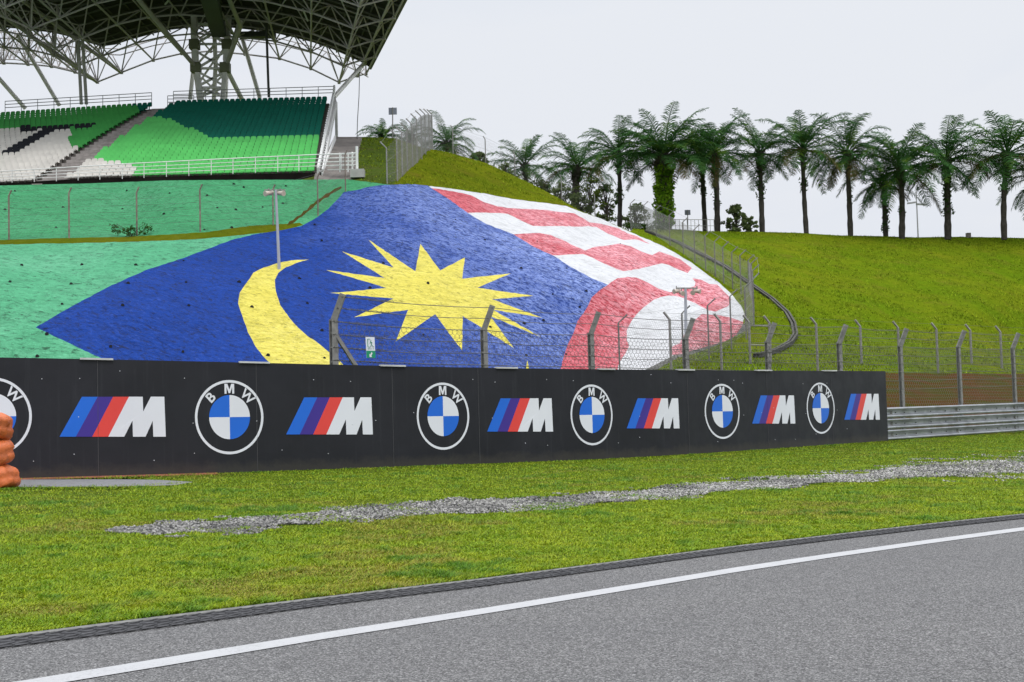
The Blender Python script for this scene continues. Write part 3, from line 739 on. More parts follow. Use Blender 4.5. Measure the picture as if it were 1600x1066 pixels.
# ---------------------------------------------------------------- blades of grass
def blades(name, N, label):
    us = rng.uniform(-60, 1660, N*2); out = []
    tt = rng.random(N*2)
    BBl = lambda u: seg(BB, u) if u < 1388 else 688.8+(u-1388)*(-14.5/212)
    for u, t_ in zip(us, tt):
        a, b = seg(KTOP, u)-.5, BBl(u); v = b+(a-b)*t_
        P = gp(u, v, .012)
        ga, gb = seg(GTOP, u), seg(GBOT, u)
        if u > 165 and ga < v < gb:
            e = min(v-ga, gb-v)/(gb-ga); nz = mnoise.noise(P*1.1)
            if e > .16+.55*nz: 
                if not (u < 900 and mnoise.noise(P*.9+Vector((5, 0, 0))) > .25 and rng.random() < .6) and rng.random() > .07: continue
        if u < 300 and seg([(-250,752),(20,749.5),(200,749),(300,753)], u)-.5 < v < seg([(-250,763),(20,761),(200,760),(300,754)], u)+(.4 if rng.random() < .7 else -2): continue
        out.append(tuple(P))
        if len(out) >= N: break
    C = np.array(out); n = len(C)
    den = np.array([mnoise.noise(Vector(c)*.9)+.9*mnoise.noise(Vector(c)*4.0)+.5*mnoise.noise(Vector(c)*9.0) for c in out])
    dry = np.array([mnoise.noise(Vector(c)*.45+Vector((9, 3, 0)))+.7*mnoise.noise(Vector(c)*1.9) for c in out])
    h = rng.uniform(.007, .024, n)*(1+.9*np.clip(den, -.7, 1)); w = rng.uniform(.0022, .0045, n)*(1+C[:, 1]*.035)
    az = rng.uniform(0, 2*np.pi, n); le = rng.uniform(.3, 2.2, n)*h
    side = np.stack([np.cos(az+1.57), np.sin(az+1.57), 0*az], 1)*w[:, None]; lean = np.stack([np.cos(az)*le, np.sin(az)*le, h], 1)
    V = np.empty((n, 4, 3)); V[:, 0] = C-side; V[:, 1] = C+side; V[:, 2] = C+side*.75+lean*.55+np.array((0, 0, 1))*(h*.12)[:, None]; V[:, 3] = C+lean
    base = (np.arange(n)*4)[:, None]
    FI = np.concatenate([base+np.array([0, 1, 2]), base+np.array([0, 2, 3])], 0)
    ga_ = np.array((.135, .245, .007)); gb_ = np.array((.285, .335, .010)); gd = np.array((.27, .20, .045)); gk = np.array((.055, .15, .010))
    pat = np.array([mnoise.noise(Vector(q)*1.7+Vector((0, 7, 0)))+.8*mnoise.noise(Vector(q)*6.0+Vector((3, 0, 0))) for q in out])
    m = np.clip(rng.random(n)*.75+.12+pat*.42, 0, 1)[:, None]; c = ga_*(1-m)+gb_*m
    k = np.clip((dry-.22)*1.5, 0, .6)[:, None]*(rng.random(n)[:, None] < .75); c = c*(1-k)+gd*k
    k = np.clip((den-.25)*1.6, 0, .8)[:, None]; c = c*(1-k)+gk*k*1.15
    c = c*rng.uniform(.62, 1.5, (n, 1))
    col = np.repeat(np.c_[c, np.ones(n)], 4, 0)
    t = NT('grass_blade'); at = t.n.new('ShaderNodeAttribute'); at.attribute_name = 'tint'
    tr = t.n.new('ShaderNodeBsdfTranslucent'); t.l.new(at.outputs['Color'], tr.inputs['Color']); t.done(at.outputs['Color'], .6, .25)
    mx = t.n.new('ShaderNodeMixShader'); mx.inputs[0].default_value = .3; t.l.new(t.b.outputs[0], mx.inputs[1]); t.l.new(tr.outputs[0], mx.inputs[2])
    t.l.new(mx.outputs[0], t.n['Material Output'].inputs['Surface'])
    tag(np_mesh(name, V.reshape(-1, 3), FI, t.mat, col=col), label, 'grass', kind='stuff')
blades('grass', 480000, 'short yellow green mown grass between the track and the barrier')

# ================================================================ GUARDRAIL
RT = [(1388,636.5),(1600,628.5),(1900,617)]; RBm = [(1388,688.8),(1600,674.5),(1900,654)]
gr = empty('guardrail', gp(1600, 674.5), label='ribbed three rail steel crash barrier right of the dark hoarding', cat='guardrail')
us = [1350, 1388, 1430, 1500, 1560, 1600, 1700, 1800, 1900]
cols = []
for u in us:
    p = gp(u, seg(RBm, u)+(1388-u)*.068*(u < 1388)); 
    q = p.copy(); q.z = ztop(p, seg(RT, u)); cols.append((p, q.z-p.z))
prof = [(0,.0),(.035,.06),(.035,.22),(0,.28),(-.045,.36),(-.045,.42),(-.045,.58),(-.045,.64),(0,.72),(.035,.78),(.035,.94),(0,1.0)]
RAILM = simple('rail_steel', (.40, .41, .43), .38, .3, 2, metal=.75)
for r in range(3):
    mb = MB(); prev = None
    for i, (p, H) in enumerate(cols):
        a = cols[max(0, i-1)][0]; c = cols[min(len(cols)-1, i+1)][0]; t_ = (c-a).normalized(); nrm = Vector((t_.y, -t_.x, 0))
        b = len(mb.v)
        for o_, hh in prof: mb.v.append(p+nrm*(o_*1.3-.06)+Vector((0, 0, H*(r+hh*.93)/3+.01)))
        if prev is not None:
            for k in range(len(prof)-1): mb.f.append((prev+k, b+k, b+k+1, prev+k+1)); mb.m.append(0)
        prev = b
    bl = mb; nsm = len(mb.f)
    for i in range(len(cols)-1):
        for k in np.arange(.1, 1, .33):
            p = cols[i][0].lerp(cols[i+1][0], k); H = cols[i][1]; t_ = (cols[i+1][0]-cols[i][0]).normalized(); nrm = Vector((t_.y, -t_.x, 0))
            bl.box(p+nrm*-.11+Vector((0, 0, H*(r+.5)/3)), (.03, .02, .03), m=1)
    o = build(mb, 'rail', [RAILM, DARKM], gr, smooth=True)
for u in (1398, 1500, 1590, 1680, 1780):
    p = gp(u, seg(RBm, u)); H = ztop(p, seg(RT, u))-p.z; m_ = MB(); m_.box(p+Vector((-.05, .16, H/2-.05)), (.10, .12, H-.06)); build(m_, 'post', GALVP, gr)

# ================================================================ FENCES
def hexmesh(P, hts, w=.12, e=.055, d=.035, r=.0022, hx=True):
    """twisted wire netting hung between plan points P (list of Vector) up to heights hts"""
    L = [0.0]
    for a, b in zip(P, P[1:]): L.append(L[-1]+(b-a).length)
    L = np.array(L); A = np.array([tuple(p) for p in P]); Hh = np.array(hts)
    segs = []; jmax = int(Hh.max()/(e+d))+1; n = int(L[-1]/w)
    i = np.arange(n)
    for j in range(jmax):
        h = j*(e+d); off = (j % 2)*w/2; s = i*w+off; lim = np.interp(s, L, Hh); k = (h+e+d < lim) & (s+w/2 < L[-1]) & (s-w/2 > 0); s = s[k]
        segs.append(np.stack([s, 0*s+h, s, 0*s+h+e], 1)); segs.append(np.stack([s, 0*s+h+e, s-w/2, 0*s+h+e+d], 1)); segs.append(np.stack([s, 0*s+h+e, s+w/2, 0*s+h+e+d], 1))
    Q = np.concatenate(segs)
    def to3(s, h): return np.stack([np.interp(s, L, A[:, 0]), np.interp(s, L, A[:, 1]), np.interp(s, L, A[:, 2])+h], 1)
    a = to3(Q[:, 0], Q[:, 1]); b = to3(Q[:, 2], Q[:, 3]); t_ = b-a; t_ /= np.linalg.norm(t_, axis=1)[:, None]
    y = np.tile(np.array((0, -1.0, 0)), (len(a), 1)); x = np.cross(t_, y); x /= np.linalg.norm(x, axis=1)[:, None]
    V = np.stack([a+x*r, a-x*r*.5+y*r, a-x*r*.5-y*r, b+x*r, b-x*r*.5+y*r, b-x*r*.5-y*r], 1)
    base = (np.arange(len(a))*6)[:, None]
    FI = np.concatenate([base+np.array(q) for q in ([0, 1, 4, 3], [1, 2, 5, 4], [2, 0, 3, 5])], 0)
    return V.reshape(-1, 3), FI

# --- near debris fence behind the board
NF = [(522,460,25.2),(757,478,28.2),(924,488,30.8),(1072,498,33.0),(1200,505,35.0),(1312,508,36.6),(1407,514,38.6),(1498,517,41.4),(1583,521,44.6),(1665,524,47.5)]
nf = empty('debris_fence', (bp(1072, 575, 33).x, 33, 0), label='heavy post and wire debris fence standing close behind the dark hoarding', cat='fence')
tops = []; bases = []
for u, vt, Y in NF:
    X = bp(u, 560, Y).x; base = Vector((X, Y, gz(X))); zt = ztop((X, Y, 0), vt); tops.append(zt); bases.append(base)
ARM = Vector((.22, -.05, .52))
plan = []
for i, (b, zt) in enumerate(zip(bases, tops)):
    kz = zt-ARM.z*(1.0); m_ = MB(); dx = (bases[min(i+1, len(bases)-1)]-bases[max(0, i-1)]); rz = math.atan2(dx.y, dx.x)
    knee = Vector((b.x, b.y, kz)); tip = knee+ARM
    R_ = Matrix.Rotation(rz, 3, 'Z')
    for sgn in (-1, 1):     # an I-section: two flanges and a web
        m_.box((b+knee)/2+R_ @ Vector((0, sgn*.05, 0)), (.13 if i else .15, .012, (knee-b).length), rz)
    m_.box((b+knee)/2, (.012, .09, (knee-b).length), rz)
    m_.box((b+knee)/2+R_ @ Vector((.045, 0, 0)), (.012, .09, (knee-b).length), rz)
    m_.bar(knee-Vector((0, 0, .05)), tip, .13, .10, up=(0, 1, 0))
    for h in np.arange(.9, kz-b.z, .3): m_.box(b+Vector((0, -.06, h)), (.14, .02, .02), rz)
    build(m_, 'post', GALVP, nf); plan.append((b, knee, tip))
m_ = MB(); b, k, tp = plan[0]; b2 = Vector((b.x+.95, b.y+.45, b.z+1.25)); m_.bar(k-Vector((0, 0, .25)), b2+Vector((.5, .2, -1)), .10, .07); build(m_, 'brace', GALVP, nf)
for lv in range(8):
    m_ = MB(); path = []
    for (b, k, tp) in plan:
        if lv == 0: p = tp.lerp(k, .12)
        elif lv == 1: p = tp.lerp(k, .58)
        else: p = Vector((k.x, k.y, k.z-.05-(lv-2)*.27))
        path.append(p+Vector((.0, -.08, 0)))
    full = []
    for a, c in zip(path, path[1:]):
        for q in range(8):
            t_ = q/8; full.append(a.lerp(c, t_)+Vector((0, 0, -.05*math.sin(math.pi*t_)*(1 if lv < 5 else .3)+random.uniform(-.006, .006))))
    full.append(path[-1]); m_.tube(full, .008, 4, cap=False)
    a, c = path[0], path[1]
    for q in range(60):
        p = a.lerp(c, q/60*.33)+Vector((0, 0, -.02*q/60)); d = Vector((random.uniform(-1, 1), random.uniform(-1, 1), random.uniform(-1, 1))).normalized()*.028
        m_.bar(p-d, p+d, .007)
    build(m_, 'wire', WIRE, nf)
V, FI = hexmesh([b+Vector((0, -.07, .9)) for b, k, t_ in plan], [k.z-b.z-.95 for b, k, t_ in plan], .135, .06, .04, .0052)
o = np_mesh('wire_netting', V, FI, WIRE, nside=4); attach(o, nf)

# exit sign hanging on the fence
sgn_u, sgn_v = 579, 541
SY = 25.55; c0 = bp(579, 543, SY)
sg = empty('exit_sign', c0, label='small white and green EXIT sign hanging on the wire fence', cat='sign')
W_, H_ = .235, .44
t_dir = (bases[1]-bases[0]); t_dir.z = 0; t_dir.normalize(); n_dir = Vector((t_dir.y, -t_dir.x, 0)); UP = Vector((-.03, 0, 1)).normalized()
def sp_(x, z, o_=0.0): return c0+t_dir*x*W_/2+UP*z*H_/2+n_dir*o_
m_ = MB(); m_.prism([sp_(-1, -1), sp_(1, -1), sp_(1, 1), sp_(-1, 1)], n_dir*-.006, n_dir*.0); build(m_, 'plate', PURE_W, sg)
m_ = MB(); m_.prism([sp_(-1, -1), sp_(1, -1), sp_(1, -.32), sp_(-1, -.32)], n_dir*0, n_dir*.003); build(m_, 'green_panel', C_GREEN, sg)
m_ = MB(); A_ = [(-.38,-.92),(-.38,-.60),(-.22,-.70),(.12,-.44),(.36,-.56),(.04,-.80),(.22,-.92)]
m_.add([sp_(x, z, .006) for x, z in A_], [tuple(t3) for t3 in mgeo.tessellate_polygon([[Vector((x, z, 0)) for x, z in A_]])]); build(m_, 'arrow', PURE_W, sg)
m_ = MB()
for a, b in (((-.62,.05),(-.62,.8)),((-.62,.8),(-.05,.8)),((-.62,.05),(-.05,.05)),((.05,.62),(.2,.3)),((.2,.3),(-.02,.08)),((.2,.3),(.45,.12)),((.05,.55),(-.15,.38)),((.12,.52),(.42,.42)),((.45,.12),(.75,.05)),((.1,.72),(.18,.6))):
    m_.bar(sp_(*a, .005), sp_(*b, .005), .012, .004)
build(m_, 'running_figure', C_GREEN, sg)
m_ = MB(); xo = -.55
for ch in 'EXIT':
    v, f = text_polys(ch); k = .19
    m_.add([sp_(xo+x0*k*1.9, -.13+y0*k*1.15, .005) for x0, y0 in v], f); xo += .37
build(m_, 'lettering', C_GREEN, sg)

def thin_fence(name, rows, label, arm, mesh=None, wires=4, pr=.045, post=GALVP, group=None, wmat=WIRE, closed_bars=None):
    """rows: (u_base, v_base or None, height m, Y or None): posts with cranked tips, wires and netting between"""
    fb = []
    for r in rows:
        u, v, H = r[0], r[1], r[2]; Y = r[3] if len(r) > 3 else None
        p = land(u, v) if Y is None else bp(u, v, Y); fb.append((p, H))
    root = empty(name, fb[len(fb)//2][0], label=label, cat='fence', group=group)
    A = Vector(arm)
    for p, H in fb:
        m_ = MB(); k = p+Vector((0, 0, H-A.z)); m_.tube([p-Vector((0, 0, .3)), k, k+A], pr, 6); build(m_, 'post', post, root)
    for w in range(wires):
        m_ = MB(); f_ = w/max(1, wires-1)
        for (p, H), (q, H2) in zip(fb, fb[1:]):
            a = p+Vector((0, 0, (H-A.z)*(1-.75*f_))); b = q+Vector((0, 0, (H2-A.z)*(1-.75*f_)))
            if w == 0: a = p+Vector((0, 0, H-.05))+A*Vector((1, 1, 0)).length*0+Vector((A.x*.9, A.y*.9, -.0)); b = q+Vector((A.x*.9, A.y*.9, H2-.05))
            m_.bar(a, b, .010)
        build(m_, 'wire', wmat, root)
    if mesh:
        V, FI = hexmesh([p for p, H in fb], [H-A.z for p, H in fb], *mesh); o = np_mesh('wire_netting', V, FI, wmat, nside=4); attach(o, root)
    return root, fb
# second fence behind the near one
r2, fb2 = thin_fence('boundary_fence', [(1049,583,3.0,59.5),(1128,583,3.0,61.5),(1173,583,3.0,62.6),(1205,583,3.0,63.6),(1278,583,3.02,65.8),(1347,584,3.02,68),(1406,584,3.0,69.5),(1466,584.5,3.0,71.2),(1519,585,3.0,72.8),(1566,586,3.0,74.4),(1640,587,3.0,76.5),(1720,588,3,79)],
    'slim wire fence along the foot of the green hill behind the heavy posts', (-.28, 0, .38), (.16, .07, .045, .004), 6, .07)
for h in (1.45, 2.45):
    m_ = MB(); m_.tube([fb2[2][0]+Vector((0, 0, h)), fb2[3][0]+Vector((0, 0, h))], .035, 6); build(m_, 'gate_bar', GALVP, r2)
# fence around the foot of the painted mound and up its far side
f3 = [(969,596,3.1,56.5),(1068,572,3.0,60.5),(1108,556,3.0,63.5),(1143,538,3.0,66.5),(1166,522,3.0,68.5),(1178,506,3.0,71.5),(1178,490,3.0,74.5),(1176,476,3.0,77.5),(1171,466,2.9,81),(1158,460,2.9),(1145,452,2.8),(1131,443,2.8),(1118,433,2.8),
      (1103,423,2.8),(1086,411,2.8),(1068,397,2.8),(1047,384,2.8),(1026,370,2.7),(1007,358,2.6),(986,357,2.6,108)]
thin_fence('slope_fence', f3, 'tall wire fence wrapping round the red and white end of the painted mound', (.42, 0, .38), (.16, .07, .045, .005), 4, .045, post=simple('dull_post', (.15, .15, .14), .7, .3, 4), wmat=simple('dull_fence_wire', (.26, .26, .25), .6, .2, 2))
# fence on the grass berm, left
f4 = [(-95,380,2.5),(14,375,2.6),(108,372,2.65),(214,368,2.6),(313,362,2.55),(427,352,2.3),(497,337,2.55),(540,299,2.6)]
thin_fence('berm_fence', f4, 'thin wire fence with rusty posts on the berm above the pale green slope', (.14, 0, .30), (.16, .07, .045, .003), 6, .045, post=simple('rusty_post', (.20, .16, .13), .8, .4, 4), wmat=WIRE)
# fence climbing over the crest
f5 = [(605,287,2.7),(621,286,3.5,78),(629,281,3.6,80),(637,274,3.6,82.5),(645,264,3.6,85),(652,254,3.6,87.5),(659,245,3.5,90),(665,238,3.4,93),(671,234,3.3,96),(676,233,3.3,99)]
thin_fence('crest_fence', f5, 'steep run of grey mesh fence climbing over the grassy crest', (-.40, 0, .42), (.14, .06, .04, .006), 3, .05, wmat=simple('grey_fence_wire', (.22, .22, .21), .6, .2, 2))
f6 = [(676,236,2.6,101),(708,243,2.6,103),(759,259,2.6,105),(805,281,2.6,107),(878,318,2.6,108),(930,345,2.6,109)]
thin_fence('hidden_side_fence', f6, 'faint wire fence running down behind the grassy mound', (-.16, 0, .28), (.16, .07, .045, .003), 3, .05)
# low railing at the hill crest left part
m_root = empty('crest_railing', bp(1080, 358, 117), label='low railing on the hill crest beside the ivy covered palm', cat='railing')
m_ = MB()
for u in range(1044, 1121, 6):
    p = bp(u, 361, 117); m_.bar(p, p+Vector((0, 0, 1.1)), .04)
m_.bar(bp(1044, 361, 117)+Vector((0, 0, 1.1)), bp(1118, 361, 117)+Vector((0, 0, 1.1)), .05); m_.bar(bp(1044, 361, 117)+Vector((0, 0, .5)), bp(1118, 361, 117)+Vector((0, 0, .5)), .04)
build(m_, 'bars', GALVP, m_root)

# open drain curving down the valley
DR = [(1010,363),(1040,374),(1057,380),(1096,400),(1133,419),(1167,443),(1180,452),(1206,470),(1230,492),(1240,509),(1243,526),(1235,538),(1218,548),(1203,554),(1181,559)]
mb = MB(); prev = None; wd = .17
DP = [land(u, v, False) for u, v in opendens(DR, 6)]
for i, p in enumerate(DP):
    t_ = (DP[min(i+1, len(DP)-1)]-DP[max(0, i-1)]); t_.z = 0; t_.normalize(); n_ = Vector((t_.y, -t_.x, 0)); b = len(mb.v)
    mb.v += [p+n_*wd+Vector((0, 0, .0)), p+n_*wd+Vector((0, 0, .22)), p+n_*(wd-.12)+Vector((0, 0, .22)), p+n_*(wd-.14)+Vector((0, 0, .1)), p-n_*(wd-.14)+Vector((0, 0, .1)), p-n_*(wd-.12)+Vector((0, 0, .22)), p-n_*wd+Vector((0, 0, .22)), p-n_*wd]
    if prev is not None:
        for k in range(7): mb.f.append((prev+k, b+k, b+k+1, prev+k+1)); mb.m.append(0 if k in (1, 5) else 1)
    prev = b
tag(mb.build('drain_ditch', [simple('ditch_edge', (.07, .068, .055), .9, .3, 2), simple('ditch_dark', (.03, .03, .026), .9, .3, 2)]), kind='structure')

# ================================================================ FLOODLIGHT / SPEAKER POLES
BEIGE = simple('beige_casing', (.50, .42, .36), .5, .1, 3)
def horn_pole(base, top, barl, barr, heads, label, Yd):
    p = bp(*base, Yd); zt = ztop(p, top[1]); tp = Vector((bp(top[0], top[1], Yd).x, Yd, zt))
    root = empty('speaker_pole', p, label=label, cat='speaker pole', group=None)
    m_ = MB(); m_.tube([p-Vector((0, 0, .3)), p+Vector((0, 0, .3)), tp], [.085, .08, .06], 8); build(m_, 'pole', simple('pole_grey', (.36, .37, .42), .5, .1, 2), root)
    m_ = MB(); k = .3/(tp-p).length*6
    m_.bar(bp(*barl, Yd), bp(*barr, Yd), .06); build(m_, 'crossbar', GALVP, root)
    for (u, v, w, hh, fx) in heads:
        c = bp(u, v, Yd); s = Yd/F; m_ = MB(); L = w*s; r = hh*s/2
        d = Vector((fx, -.6, -.18)).normalized()
        m_.tube([c-d*L*.55, c-d*L*.5, c+d*L*.15, c+d*L*.45, c+d*L*.5], [r*.55, r*.7, r*.75, r*1.0, r*.98], 12); h_ = build(m_, 'horn', BEIGE, root)
        m_ = MB(); m_.tube([c+d*L*.5, c+d*L*.52], [r*.85, r*.85], 12); x = m_.build('mouth', HOLE); x.parent = h_; x.matrix_parent_inverse = Matrix.Translation(-root.location)
        m_ = MB(); m_.bar(c+Vector((0, 0, r*.6)), c+Vector((0, 0, r+.12)), .04); build(m_, 'bracket', GALVP, root)
horn_pole((436,420), (431,297), (413,297), (446,297), [(420,302,16,9,-.5), (438,302,16,9,.8)], 'tall grey pole with twin beige horn speakers planted in the yellow crescent', depth(436,420))
horn_pole((1073,582), (1071,451), (1057,450.5), (1090,450.5), [(1057,455,11,8,-.9), (1065,458,8,8,.3), (1083,457,8,8,-.2), (1089,455,11,8,.9)], 'grey pole with four beige horn speakers in front of the red and white stripes', 55)

# ================================================================ TYRE STACK at the left edge
ORG = simple('orange_cover', (.56, .13, .03), .42, .3, 5, bump=.012)
gc = gp(-17, 764); W0 = gc.y/F
def tyre(zc, h, R, seed, lab):
    n1, n2 = 72, 28; vs = []; fs = []
    for i in range(n1):
        a = 2*math.pi*i/n1; nn = mnoise.noise(Vector((math.cos(a)*1.5, math.sin(a)*1.5, seed)))*.06+.05*abs(mnoise.noise(Vector((math.cos(a)*4, math.sin(a)*4, seed*3))))
        for j in range(n2):
            b = 2*math.pi*j/n2; r = R-.17+(.17+nn)*math.copysign(abs(math.cos(b))**.75, math.cos(b)); z = h/2*math.copysign(abs(math.sin(b))**.9, math.sin(b)); r -= .05*abs(mnoise.noise(Vector((a*1.2, z*9+seed, seed)))); z += .02*mnoise.noise(Vector((a*2.2, b, seed)))
            r -= .035*max(0, math.cos(b))*math.exp(-((z+.01)/.03)**2)
            if seed == 1: r += .05*(-z/h)
            if seed == 2: r += .10*(-z/h)
            vs.append(Vector((math.cos(a)*r, math.sin(a)*r, z+.025*math.sin(2*a+seed))))
    for i in range(n1):
        for j in range(n2): fs.append((i*n2+j, ((i+1) % n1)*n2+j, ((i+1) % n1)*n2+(j+1) % n2, i*n2+(j+1) % n2))
    mb = MB(); mb.add(vs, fs); o = mb.build('tyre', ORG, smooth=True); o.location = (gc.x, gc.y, gc.z+zc)
    tag(o, lab, 'tyre', 'stacked tyres under orange covers'); return o
ex = lambda u: (u+17)*W0
tyre(.17, .36, ex(22)+.02, 2, 'orange wrapped tyre at the bottom of the stack on the grass')
tyre(.54, .38, ex(21), 1, 'orange wrapped tyre in the middle of the stack')
tyre(.92, .40, ex(19), 3, 'orange wrapped tyre on top of the stack by the roundel')

# ================================================================ GRANDSTAND
def seat_mat(name, col): return simple(name, col, .6, .10, .6, spec=.15)
SM = [seat_mat('dark_teal_seat', (.001, .125, .082)), seat_mat('light_green_seat', (.11, .52, .13)), seat_mat('mid_green_seat', (.055, .33, .07)),
      seat_mat('white_seat', (.62, .59, .54)), seat_mat('navy_seat', (.012, .013, .018))]
SEAT = MB()
for (yy, z0, z1) in ((0, 0, 0),):
    W2 = .21
    prof_ = [(-.20,.02),(.17,.0),(.20,.05),(.235,.30),(.25,.42)]   # y, z of the shell from front lip to back top
    for k in range(len(prof_)-1):
        (ya, za), (yb, zb) = prof_[k], prof_[k+1]; wa = W2 if k < 3 else W2; wb = W2 if k < 3 else W2*.72
        c = .02
        SEAT.add([(-wa, ya, za+c), (0, ya+.02*(k > 1), za), (wa, ya, za+c), (-wb, yb, zb+c*(k < 3)), (0, yb+.02, zb+(.015 if k == 3 else 0)), (wb, yb, zb+c*(k < 3))], [(0,1,4,3),(1,2,5,4)])
    SEAT.add([(-W2,-.20,.04),(0,-.20,.02),(W2,-.20,.04),(-W2,-.20,-.05),(0,-.2,-.05),(W2,-.20,-.05)], [(3,4,1,0),(4,5,2,1)])
    SEAT.add([(-.05,.1,.0),(.05,.1,.0),(.05,.1,-.36),(-.05,.1,-.36)], [(0,1,2,3)])
SV = np.array(SEAT.v); SF = SEAT.f
NR = 27; Y0s, Y1s = 80.0, 102.0; Z0s, Z1s = 17.02, 27.35
stand = empty('grandstand', (-22, 80, 16), label='open grandstand with green, white and dark seats above the painted bank', cat='grandstand')
def bend(X): return max(0.0, (-27.5-X))*.15
def row_y(r): return Y0s+(Y1s-Y0s)*r/(NR-1)
def row_z(r): return Z0s+(Z1s-Z0s)*r/(NR-1)
def uX(u, Y): return bp(u, 200, Y).x
REDZ = lambda p: zz(0, 140, 6.4, p)
P_WHITE1 = REDZ([(-50,400),(170,395),(385,405),(380,430),(300,480),(200,540),(100,600),(10,640),(90,620),(220,605),(320,540),(460,460),(560,405),(690,405),(700,440),(690,480),(670,560),(740,575),(740,600),(690,620),(600,690),(500,760),(290,900),(-50,900)])
P_NAVY = REDZ([(170,385),(220,372),(400,365),(560,352),(700,345),(930,335),(940,345),(880,392),(700,384),(570,408),(470,455),(380,500),(290,565),(220,605),(150,620),(0,640),(10,610),(120,560),(230,500),(330,450),(390,405),(330,418),(190,420)])
P_WHITE2 = REDZ([(640,890),(690,780),(770,700),(1040,700),(1080,725),(1150,722),(1210,750),(1285,750),(1300,780),(1345,790),(1340,900),(640,900)])
P_TEAL1 = REDZ([(1270,130),(1300,100),(1530,95),(1530,170),(1400,215),(1385,175),(1310,160)])
def seat_colour(u, v, left):
    v2 = v
    if left:
        if inside(P_NAVY, u, v2): return 4
        if inside(P_WHITE1, u, v2): return 3
        if inside(P_TEAL1, u, v2): return 0
        return 2
    if inside(P_WHITE2, u, v2): return 3
    # teal above a boundary curve
    b = seg([(150,150),(238,182),(262,187),(280,193),(300,203),(325,214),(345,216),(520,213)], u)
    return 0 if v2 < b else 1
seats = []
for r in range(NR):
    Y = row_y(r); f_ = r/(NR-1)
    xl = uX(104+(272-104)*f_**.95, Y); xr = uX(490+(512-490)*f_, Y)
    X = xr-.25
    while X > xl: seats.append((X, Y+bend(X), row_z(r), False, r)); X -= .462
    xr = uX(46+(234-46)*f_**.95, Y)-.2; X = xr; xlim = uX(-75, Y)
    while X > xlim: seats.append((X, Y+bend(X), row_z(r), True, r)); X -= .462
inv = [(i, proj((x, y, z+.2))) for i, (x, y, z, l, r) in enumerate(seats)]
near = sorted([i for i, (u, v) in inv if u > -4], key=lambda i: seats[i][4]*1000-seats[i][0])[:100]
nearset = set(near); seat_me = {}
def seat_mesh(ci):
    if ci not in seat_me:
        me = bpy.data.meshes.new('seat'); me.from_pydata([tuple(v) for v in SV], [], SF); me.materials.append(SM[ci]); seat_me[ci] = me
    return seat_me[ci]
rest = MB()
for i, (u, v) in inv:
    x, y, z, l, r = seats[i]; ci = seat_colour(u, v, l); j = random.uniform(-.01, .01)
    ang = .13 if l else 0.0
    if i in nearset:
        o = bpy.data.objects.new('seat', seat_mesh(ci)); o.location = (x, y, z); o.rotation_euler = (0, 0, -ang); link(o); attach(o, stand)
        o.matrix_parent_inverse = Matrix.Translation(-stand.location)
    else:
        ca, sa = math.cos(-ang), math.sin(-ang)
        rest.add([(x+a*ca-b*sa, y+a*sa+b*ca+j, z+c) for a, b, c in SV], SF, ci)
o = build(rest, 'seat_rows', SM, stand); o['kind'] = 'stuff'
# stepped concrete terrace
mb = MB()
TREAD = (Y1s-Y0s)/(NR-1); RISE = (Z1s-Z0s)/(NR-1)
XS = [-62, -45, -40, -36, -32, -29, -27.5, -22, -16]
for r in range(NR):
    prevb = None
    Xr = uX(494+(516-494)*r/(NR-1), row_y(r))
    for X in XS+[Xr]:
        y = row_y(r)+bend(X)-.45; z = row_z(r)-.37; b = len(mb.v)
        mb.v += [Vector((X, y, z-RISE)), Vector((X, y, z)), Vector((X, y+TREAD, z))]
        if prevb is not None:
            mb.f += [(prevb, b, b+1, prevb+1), (prevb+1, b+1, b+2, prevb+2)]; mb.m += [0, 0]
        prevb = b
build(mb, 'terrace', CONC_D, stand)
# front fascia and slab
mb = MB()
for a, b in zip(XS+[uX(500, 79)], (XS+[uX(500, 79)])[1:]):
    pa, pb = Vector((a, Y0s-.9+bend(a), 0)), Vector((b, Y0s-.9+bend(b), 0))
    za, zb = Z0s-.30, Z0s-.30
    for (q0, q1, y0) in ((za-1.9, za, 0), ):
        mb.add([(pa.x, pa.y, q0), (pb.x, pb.y, q0), (pb.x, pb.y, q1), (pa.x, pa.y, q1), (pa.x, pa.y+.9, q1), (pb.x, pb.y+.9, q1)], [(0,1,2,3),(3,2,5,4)])
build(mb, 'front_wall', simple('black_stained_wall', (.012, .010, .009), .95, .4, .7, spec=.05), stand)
# aisle steps (half-steps)
mb = MB()
for r in range(NR):
    Y = row_y(r); f_ = r/(NR-1); xa = uX(50+(238-50)*f_**.95, Y); xb = uX(101+(268-101)*f_**.95, Y)
    y = Y+bend((xa+xb)/2)-.45; z = row_z(r)-.37
    mb.box(((xa+xb)/2, y+.0-.2, z-RISE*.5-.1), (xb-xa-.25, .42, RISE), 0, 0)
build(mb, 'aisle_steps', simple('aisle_concrete', (.30, .27, .25), .9, .3, 2), stand)
# front railing
rl = MB(); US_ = [-120, 0, 100, 200, 300, 400, 500, 557]
def rail_pt(u, k):
    vt = seg([(-120,276.5),(0,268),(200,256),(400,246),(557,239)], u); vb = seg([(-120,289),(0,283),(200,275),(400,266),(557,260)], u)
    Y = 79.0+bend(uX(u, 79)); return bp(u, vt+(vb-vt)*k, Y)
for k in (0, .3, .58, .86):
    rl.tube([rail_pt(u, k) for u in US_], .024 if k else .034, 5)
build(rl, 'rail', STEEL_W, stand)
for i, u in enumerate([-85,-50,-16,19,53.5,88,122,156,191,225,260,295,330,364,399,434,467,533,550]):
    m_ = MB(); m_.tube([rail_pt(u, 1.22), rail_pt(u, 0)], .028, 5); build(m_, 'rail_post', STEEL_W, stand)
